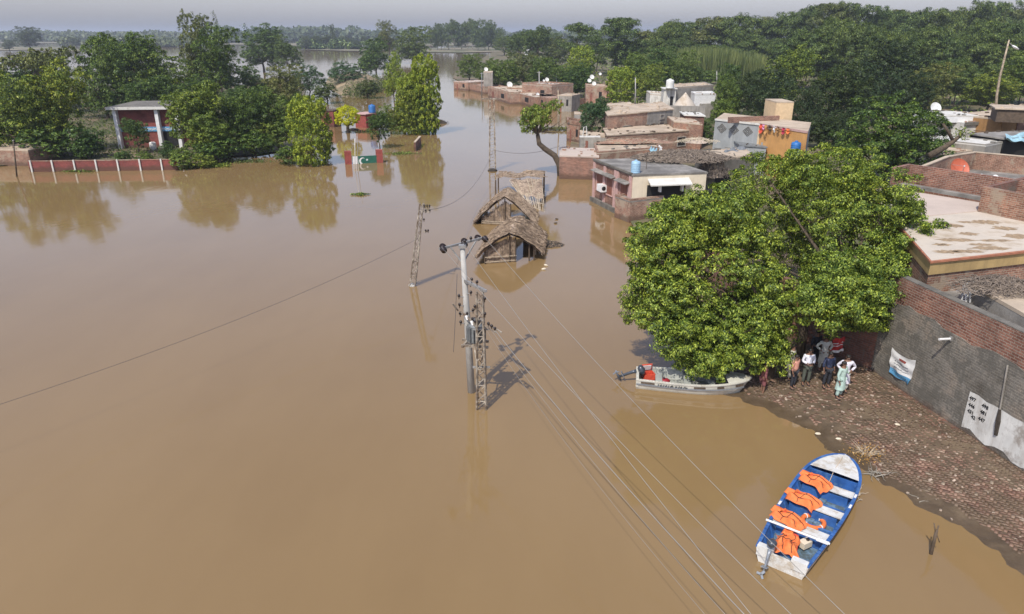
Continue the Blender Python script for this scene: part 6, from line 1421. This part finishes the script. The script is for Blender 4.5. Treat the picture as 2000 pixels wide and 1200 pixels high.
T = [(32, 222, 106, 130, 'round', 'deep', 'dark flat-topped tree mass before the far flats at the left edge', 'trees of the school compound', .1), (98, 212, 116, 110, 'round', 'deep', 'dark tree under the open flat-topped trees', 'trees of the school compound', .1), # px, foot row, top row, width, kind, leaves, label, group, z0
 (52, 306, 128, 185, 'round', 'bright', 'wide leafy tree at the left edge over the brick building', CG, .1), (118, 300, 122, 150, 'round', 'bright', 'wide leafy tree left of the school building', CG, .1),
 (85, 225, 96, 120, 'umbrella', 'olive', 'open flat-topped tree with bare limbs behind the left trees', CG, .1), (130, 235, 86, 95, 'umbrella', 'olive', 'sparse umbrella tree showing its white limbs against the water', CG, .1),
 (212, 232, 74, 112, 'round', 'mid', 'tall tree with pale trunk left behind the school roof', CG, .1), (272, 215, 66, 120, 'round', 'mid', 'tall dark-topped tree directly behind the school roof', CG, .1), (335, 215, 86, 120, 'round', 'mid', 'leafy tree between the school roof and the tallest tree', CG, .1),
 (262, 196, 122, 90, 'round', 'bright', 'lower bright green tree just over the school roof', CG, .1), (305, 200, 118, 90, 'round', 'deep', 'lower dark tree over the right end of the school roof', CG, .1),
 (398, 205, 24, 86, 'tall', 'olive', 'tallest tree of the left side, with ragged narrow top', CG, .1), (438, 210, 52, 118, 'tall', 'deep', 'broad tall tree right beside the tallest ragged one', CG, .1), (425, 200, 100, 110, 'round', 'deep', 'dark understorey tree below the tallest ragged tree', CG, .1),
 (516, 140, 50, 92, 'round', 'deep', 'dark dense tree by the open water behind the tall ones', CG, .1), (566, 146, 84, 62, 'round', 'forest', 'mid-size tree right of the dark dense tree by the water', CG, .1), (545, 140, 70, 50, 'round', 'forest', 'slim tree wedged beside the dark dense tree', CG, .1),
 (494, 195, 130, 66, 'round', 'deep', 'small dark tree right of the broad tall tree', CG, .1), (560, 225, 130, 86, 'round', 'olive', 'brownish green tree behind the clipped green column', CG, .1), (605, 190, 120, 66, 'dome', 'bluish', 'left blue-green mesquite near the embankment', CG, .1), (676, 168, 116, 76, 'dome', 'bluish', 'right blue-green mesquite on top of the embankment', CG, .6),
 (392, 308, 164, 118, 'round', 'bright', 'rounded bright tree covering the right end of the school', CG, .1), (448, 300, 190, 105, 'round', 'mid', 'bushy tree right of the rounded bright one', CG, .1), (415, 312, 222, 100, 'round', 'mid', 'lower bushy tree at the water edge beside the school', CG, .1),
 (492, 296, 176, 95, 'round', 'deep', 'dark tree behind the bushy trees at the water edge', CG, .1), (545, 292, 178, 92, 'round', 'mid', 'green tree left of the clipped column', CG, .1), (525, 298, 235, 70, 'round', 'bright', 'low green tree with bare stems standing in water', CG, 0),
 (610, 322, 184, 88, 'column', 'lime', 'clipped column-shaped tree with bright green tiers standing in water', None, 0), (562, 322, 278, 66, 'bush', 'deep', 'dark shrub at the left foot of the clipped column', None, 0), (640, 310, 262, 40, 'bush', 'mid', 'leafy shrub at the right foot of the clipped column', None, 0),
 (272, 300, 232, 52, 'round', 'deep', 'small dark tree in front of the school wall', CG, .1), (236, 320, 290, 48, 'bush', 'deep', 'clipped shrub behind the maroon wall, left one', CG, .1), (283, 320, 292, 42, 'bush', 'mid', 'clipped shrub behind the maroon wall, right one', CG, .1), (362, 330, 284, 66, 'bush', 'mid', 'spreading shrub at the right end of the maroon wall', CG, 0), (398, 328, 294, 50, 'bush', 'bright', 'pale green shrub trailing in water beyond the maroon wall', CG, 0),
 (330, 316, 268, 40, 'bush', 'deep', 'dark shrub below the school columns', CG, .1), (175, 312, 262, 60, 'bush', 'deep', 'dark shrub left of the school columns', CG, .1),
 (680, 260, 206, 48, 'ball', 'yellow', 'round bright yellow clipped bush on a dark stem in water', None, 0), (742, 290, 218, 50, 'round', 'deep', 'small dark tree in water right of the yellow bush', None, 0), (764, 262, 200, 46, 'round', 'mid', 'small green tree between the dark one and the clipped group', None, 0),
 (770, 200, 108, 44, 'round', 'lime', 'slender bright tree with visible trunk in the channel', None, 0), (834, 262, 104, 62, 'column', 'lime', 'tallest clipped tree of the channel group', None, 0), (805, 260, 138, 60, 'column', 'lime', 'middle clipped tree of the channel group', None, 0), (806, 262, 166, 66, 'column', 'bright', 'front clipped tree of the channel group', None, 0), (832, 262, 190, 50, 'column', 'deep', 'dark lower clipped tree at the group edge', None, 0),
 (735, 145, 68, 66, 'round', 'deep', 'dark round tree on the near bank of the far water', None, .1), (762, 120, 42, 48, 'tall', 'olive', 'tall sparse tree behind the dark round one', None, .1), (806, 124, 46, 78, 'round', 'forest', 'broad dark tree left of the channel mouth', None, .1), (712, 150, 98, 40, 'bush', 'deep', 'dark bush at the foot of the round bank tree', None, .1), (718, 190, 150, 60, 'bush', 'grass', 'shrubby growth at the end of the embankment', None, .3), (640, 200, 158, 60, 'bush', 'grass', 'shrubby growth on the near slope of the embankment', None, .3),
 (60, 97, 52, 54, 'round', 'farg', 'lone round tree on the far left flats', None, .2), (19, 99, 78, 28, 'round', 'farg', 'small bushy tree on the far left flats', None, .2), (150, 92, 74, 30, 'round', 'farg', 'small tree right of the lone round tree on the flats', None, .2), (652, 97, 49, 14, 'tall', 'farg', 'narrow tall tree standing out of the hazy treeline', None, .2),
 # right of the channel
 (917, 158, 106, 54, 'round', 'mid', 'rounded green tree at the far end of the house row', VG, .1), (950, 168, 118, 50, 'round', 'mid', 'green tree behind the ruined far house', VG, .1), (985, 178, 118, 70, 'round', 'mid', 'bushy tree behind the long pinkish house', VG, .1), (1025, 172, 104, 80, 'round', 'olive', 'brownish tree behind the white dish', VG, .1),
 (1060, 178, 112, 70, 'round', 'mid', 'tree behind the tallest far house', VG, .1), (1100, 188, 122, 76, 'round', 'deep', 'dark tree behind the thin poles', VG, .1), (1128, 192, 128, 70, 'round', 'deep', 'dark tree left of the dish house', VG, .1), (1135, 165, 88, 56, 'column', 'lime', 'bright yellow-green tree rising above the house row', VG, .1), (1120, 180, 112, 70, 'round', 'bright', 'bright leafy tree below the yellow-green one', VG, .1),
 (1210, 212, 128, 62, 'column', 'lime', 'yellow-green tree right of the dish house', VG, .1), (1157, 285, 190, 62, 'round', 'bluish', 'dark bluish bushy tree beside the long brick house', VG, .1), (1046, 135, 54, 64, 'round', 'forest', 'rounded tree with a bare white branch at its foot', VG, .1), (1085, 130, 68, 60, 'round', 'olive', 'olive tree right of the bare white branch', VG, .1), (1010, 128, 62, 50, 'round', 'forest', 'dark tree at the channel mouth', VG, .1),
 (1128, 140, 44, 82, 'forest', 'forest', 'tall spreading tree, leftmost of the village wood', VG, .1), (1205, 150, 35, 112, 'forest', 'forest', 'great rounded tree crown at the left of the village wood', VG, .1), (1165, 145, 70, 70, 'forest', 'forest', 'tree between the two tallest at the left of the wood', VG, .1), (1262, 140, 60, 60, 'forest', 'olive', 'lower tree in the dip of the wood skyline', VG, .1),
 (1245, 190, 104, 84, 'round', 'mid', 'leafy tree behind the white tower', VG, .1), (1290, 182, 96, 86, 'round', 'deep', 'dark leafy tree above the white tower', VG, .1), (1330, 184, 92, 66, 'round', 'mid', 'leafy tree above the grey concrete house', VG, .1), (1270, 196, 118, 60, 'round', 'bright', 'brighter tree directly behind the white tank', VG, .1), (1345, 180, 126, 60, 'round', 'deep', 'dark shrubby tree behind the concrete house', VG, .1), (1385, 165, 134, 60, 'bush', 'mid', 'low green thicket behind the concrete house roof', VG, .1), (1240, 178, 140, 50, 'round', 'mid', 'small tree between the dish house and the tower', VG, .1),
 (1425, 225, 124, 66, 'round', 'deep', 'green tree above the thicket right of the white house', VG, .1), (1418, 240, 150, 66, 'round', 'mid', 'bright layered tree right of the boxy white house', VG, .1), (1410, 265, 196, 66, 'round', 'mid', 'layered green tree over the blue-grey wall corner', VG, .1), (1374, 282, 232, 50, 'round', 'deep', 'small dark tree left of the blue-grey wall', VG, .1),
 (1525, 215, 98, 112, 'round', 'bright', 'bright-topped tree above the tan tower', VG, .1), (1500, 245, 128, 120, 'round', 'dark', 'dark mango tree behind the tan tower', VG, .1), (1460, 235, 140, 74, 'round', 'dark', 'dark mango tree left of the tan tower', VG, .1), (1620, 262, 126, 150, 'round', 'dark', 'very dark mango tree right of the tan tower', VG, .1), (1570, 275, 170, 80, 'tall', 'dark', 'dark open tree before the orange wall', VG, .1), (1600, 160, 112, 60, 'round', 'deep', 'dark tree above the very dark mango', VG, .1), (1612, 178, 130, 40, 'round', 'lime', 'small yellow-green treetop amid the dark mangoes', VG, .1),
 (1730, 215, 80, 130, 'round', 'dark', 'large dark mango tree under the street lamp', VG, .1), (1680, 240, 118, 130, 'round', 'dark', 'broad dark mango tree in the middle of the village', VG, .1), (1805, 222, 118, 100, 'round', 'olive', 'olive tree left behind the whitewashed house', VG, .1), (1770, 240, 140, 90, 'round', 'dark', 'dark tree behind the big mango', VG, .1),
 (1925, 222, 142, 118, 'round', 'bright', 'rounded bright green tree behind the bamboo lamp pole', VG, .1), (1998, 215, 104, 100, 'round', 'mid', 'tree at the right edge behind the canopy', VG, .1), (1860, 215, 118, 80, 'forest', 'forest', 'layered tree left of the rounded bright one', VG, .1), (1955, 175, 120, 80, 'forest', 'forest', 'layered tree above the rounded bright one', VG, .1)]
for x, yb, yt, w, kd, lm, lab, grp, z0 in T:
    nm = {'bush': 'shrub', 'dome': 'mesquite_tree', 'ball': 'clipped_bush', 'column': 'clipped_tree'}.get(kd, 'tree')
    cat = 'bush' if kd in ('bush', 'ball') else 'tree'
    tree(x, yb, yt, w, kd, lm, lab, grp, nm, z0=z0, cat=cat)
for x, yb, yt, w, lab in ((1640, 292, 205, 100, 'dark low tree behind the bright blue tank'), (1600, 290, 225, 70, 'small dark tree right of the orange wall'), (1540, 268, 190, 60, 'dark tree just right of the tan tower')):
    tree(x, yb, yt, w, 'round', 'dark', lab, VG, 'tree', z0=.1)
for x, yb, yt, w, kd, lab in ((90, 312, 240, 120, 'bush', 'dark thicket under the wide tree at the left edge'), (165, 308, 235, 90, 'bush', 'dark thicket under the wide tree left of the school'), (10, 300, 235, 90, 'bush', 'dark thicket at the left picture edge'), (430, 318, 262, 100, 'bush', 'dark bushes at the waterline below the bushy tree'), (500, 305, 250, 90, 'bush', 'dark bushes at the waterline below the dark tree'), (245, 232, 165, 80, 'round', 'dark leafy tree rising behind the left end of the school roof'), (470, 240, 170, 80, 'round', 'dark tree filling the gap right of the tall ones'), (575, 262, 185, 70, 'round', 'dark tree behind the left side of the clipped column'), (380, 230, 150, 90, 'round', 'dark tree filling the gap behind the rounded bright one'), (300, 240, 150, 100, 'round', 'dark tree mass directly behind the school roof')):
    tree(x, yb, yt, w, kd, 'deep', lab, CG, 'shrub' if kd == 'bush' else 'tree', z0=.1, cat='bush' if kd == 'bush' else 'tree')
# big mango with its sawn limb
tree(1725, 380, 186, 218, 'mango', 'deep', 'large deep green mango tree with billowing crown and a sawn limb', None, 'mango_tree', z0=.1, k=0)
f = A(1838, 292, 62); t = thing('bare_branch', f, 'sawn bare tree limb sticking out before the whitewashed wall', 'branch')
mb = MB(); mb.tube([A(1815, 305, 62)-f, A(1845, 288, 62)-f, A(1862, 276, 62)-f, A(1880, 262, 62)-f], [.3, .24, .2, .12], 8); mb.tube([A(1862, 276, 62)-f, A(1852, 258, 62)-f, A(1842, 242, 62)-f], [.16, .12, .1], 7); mb.tube([A(1855, 264, 62)-f, A(1857, 252, 62)-f], [.06, .03], 5); mb.build('limb', M['bark'], t, smooth=True)
rng = np.random.default_rng(3); c_ = np.array(A(1878, 261, 62)-f); V_, F_ = leaves(c_+rng.normal(size=(160, 3))*.28, rng.normal(size=(160, 3)), .22, rng, .4); np_mesh('foliage', V_, F_, M['lf_bright'], t)
f = G(1028, 118); t = thing('bare_tree', f, 'bare white dead tree before the olive tree', 'tree'); mb = MB(); z9 = top_of(1028, 118, 78); s9 = z9
for dx, zz_ in ((-.35, 1), (.1, .8), (-.15, .9), (.3, .6)): mb.tube([(0, 0, 0), (dx*.3*s9, 0, .5*s9), (dx*s9, 0, zz_*s9)], [.45, .3, .1], 6)
mb.build('limbs', M['white'], t)
# far bank row
rr = random.Random(17)
for i in range(13): x = 842+i*11.5+rr.uniform(-3, 3); tree(x, 98+rr.uniform(-1.5, 1), 42+rr.uniform(-4, 9)+(10 if i > 10 else 0), 30+rr.uniform(-4, 8), 'round' if i % 3 else 'tall', 'forest', 'tall tree in the row on the far channel bank', 'tree row on the far channel bank', 'bank_tree', z0=.3, barkm='barkl')
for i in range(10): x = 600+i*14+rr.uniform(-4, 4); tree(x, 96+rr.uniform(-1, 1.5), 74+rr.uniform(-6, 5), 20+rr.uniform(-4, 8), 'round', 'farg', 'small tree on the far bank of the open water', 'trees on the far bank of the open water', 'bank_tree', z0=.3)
for i in range(7): x = 985+i*16; tree(x, 104+rr.uniform(-3, 6), 66+rr.uniform(-8, 6), 44+rr.uniform(-5, 10), 'round', 'forest', 'dark tree at the mouth of the channel right of the tree row', 'trees at the channel mouth', 'bank_tree', z0=.3)
# the dense wood along the right skyline, two ranks deep plus its lower edge
sky_ = [(1240, 66), (1300, 42), (1350, 36), (1385, 30), (1430, 26), (1480, 28), (1530, 24), (1560, 8), (1620, -2), (1670, 8), (1720, 14), (1780, 16), (1830, 18), (1880, 12), (1915, -8), (1950, 6), (2000, 30), (2080, 34), (2200, 20)]
def skyl(x):
    for (a_, ya), (b_, yb_) in zip(sky_, sky_[1:]):
        if a_ <= x <= b_: return ya+(yb_-ya)*(x-a_)/(b_-a_)
    return 40
GW = 'trees of the dense wood on the right skyline'; LW = 'tall layered dark green tree in the dense wood along the right skyline'
for i in range(28):
    x = 1262+i*29+rr.uniform(-8, 8); d_ = 150 if x < 1500 else 156; tree(x, d_-10+rr.uniform(-4, 5), skyl(x)+rr.uniform(-3, 6), 82+rr.uniform(-12, 22), 'forest', 'forest' if i % 4 else 'olive', LW, GW, 'forest_tree', z0=.1)
for i in range(20):
    x = 1545+i*27+rr.uniform(-9, 9); tree(x, 178+rr.uniform(-5, 6), skyl(x)+34+rr.uniform(-6, 26), 86+rr.uniform(-10, 24), 'forest', 'forest', LW, GW, 'forest_tree', z0=.1)
for i in range(16):
    x = 1215+i*22+rr.uniform(-8, 8); tree(x, 146+rr.uniform(-4, 5), 78+rr.uniform(-6, 10), 64+rr.uniform(-10, 12), 'forest', 'forest', LW, GW, 'forest_tree', z0=.1)
for i in range(9):
    x = 1800+i*28+rr.uniform(-8, 8); tree(x, 205+rr.uniform(-5, 6), 120+rr.uniform(-8, 20), 84+rr.uniform(-10, 20), 'forest', 'forest', LW, GW, 'forest_tree', z0=.1)
# stand of tall pale canes before the wood
rng = np.random.default_rng(12); n = 9000; x = rng.uniform(1225, 1490, n); yy = rng.uniform(146, 160, n); V_ = []
for i in range(n):
    g = G(x[i], yy[i]); arch = 1-((x[i]-1370)/165)**2*.45; h_ = (top_of(x[i], yy[i], 90)*arch)*rng.uniform(.55, 1.0); w_3 = .09*rng.uniform(.6, 1.5); dx = rng.normal()*.35; a_ = rng.uniform(0, 3.14); ca_, sa_ = math.cos(a_)*w_3, math.sin(a_)*w_3
    V_ += [(g.x-ca_, g.y-sa_, 0), (g.x+ca_, g.y+sa_, 0), (g.x+dx+ca_*.5, g.y+sa_*.5, h_), (g.x+dx-ca_*.5, g.y-sa_*.5, h_)]
tag(np_mesh('cane_stand', np.array(V_), np.arange(4*n).reshape(-1, 4), M['lf_reed']), 'stand of tall pale yellow-green canes before the dark wood', None, None, 'stuff')
# ---------------------------------------------------------------- haze
mh = bpy.data.materials.new('haze_air'); mh.use_nodes = True; n = mh.node_tree; n.nodes.remove(n.nodes['Principled BSDF'])
pv = n.nodes.new('ShaderNodeVolumePrincipled'); pv.inputs['Density'].default_value = HAZE; pv.inputs['Color'].default_value = (.86, .91, 1, 1); pv.inputs['Anisotropy'].default_value = .25
n.links.new(pv.outputs[0], n.nodes['Material Output'].inputs['Volume'])
if HAZE > 0:
    mb = MB(); mb.box((0, 6850, 23), (19000, 14900, 56)); tag(mb.build('haze', mh), 'thin pale haze over the flood plain', None, None, 'stuff')
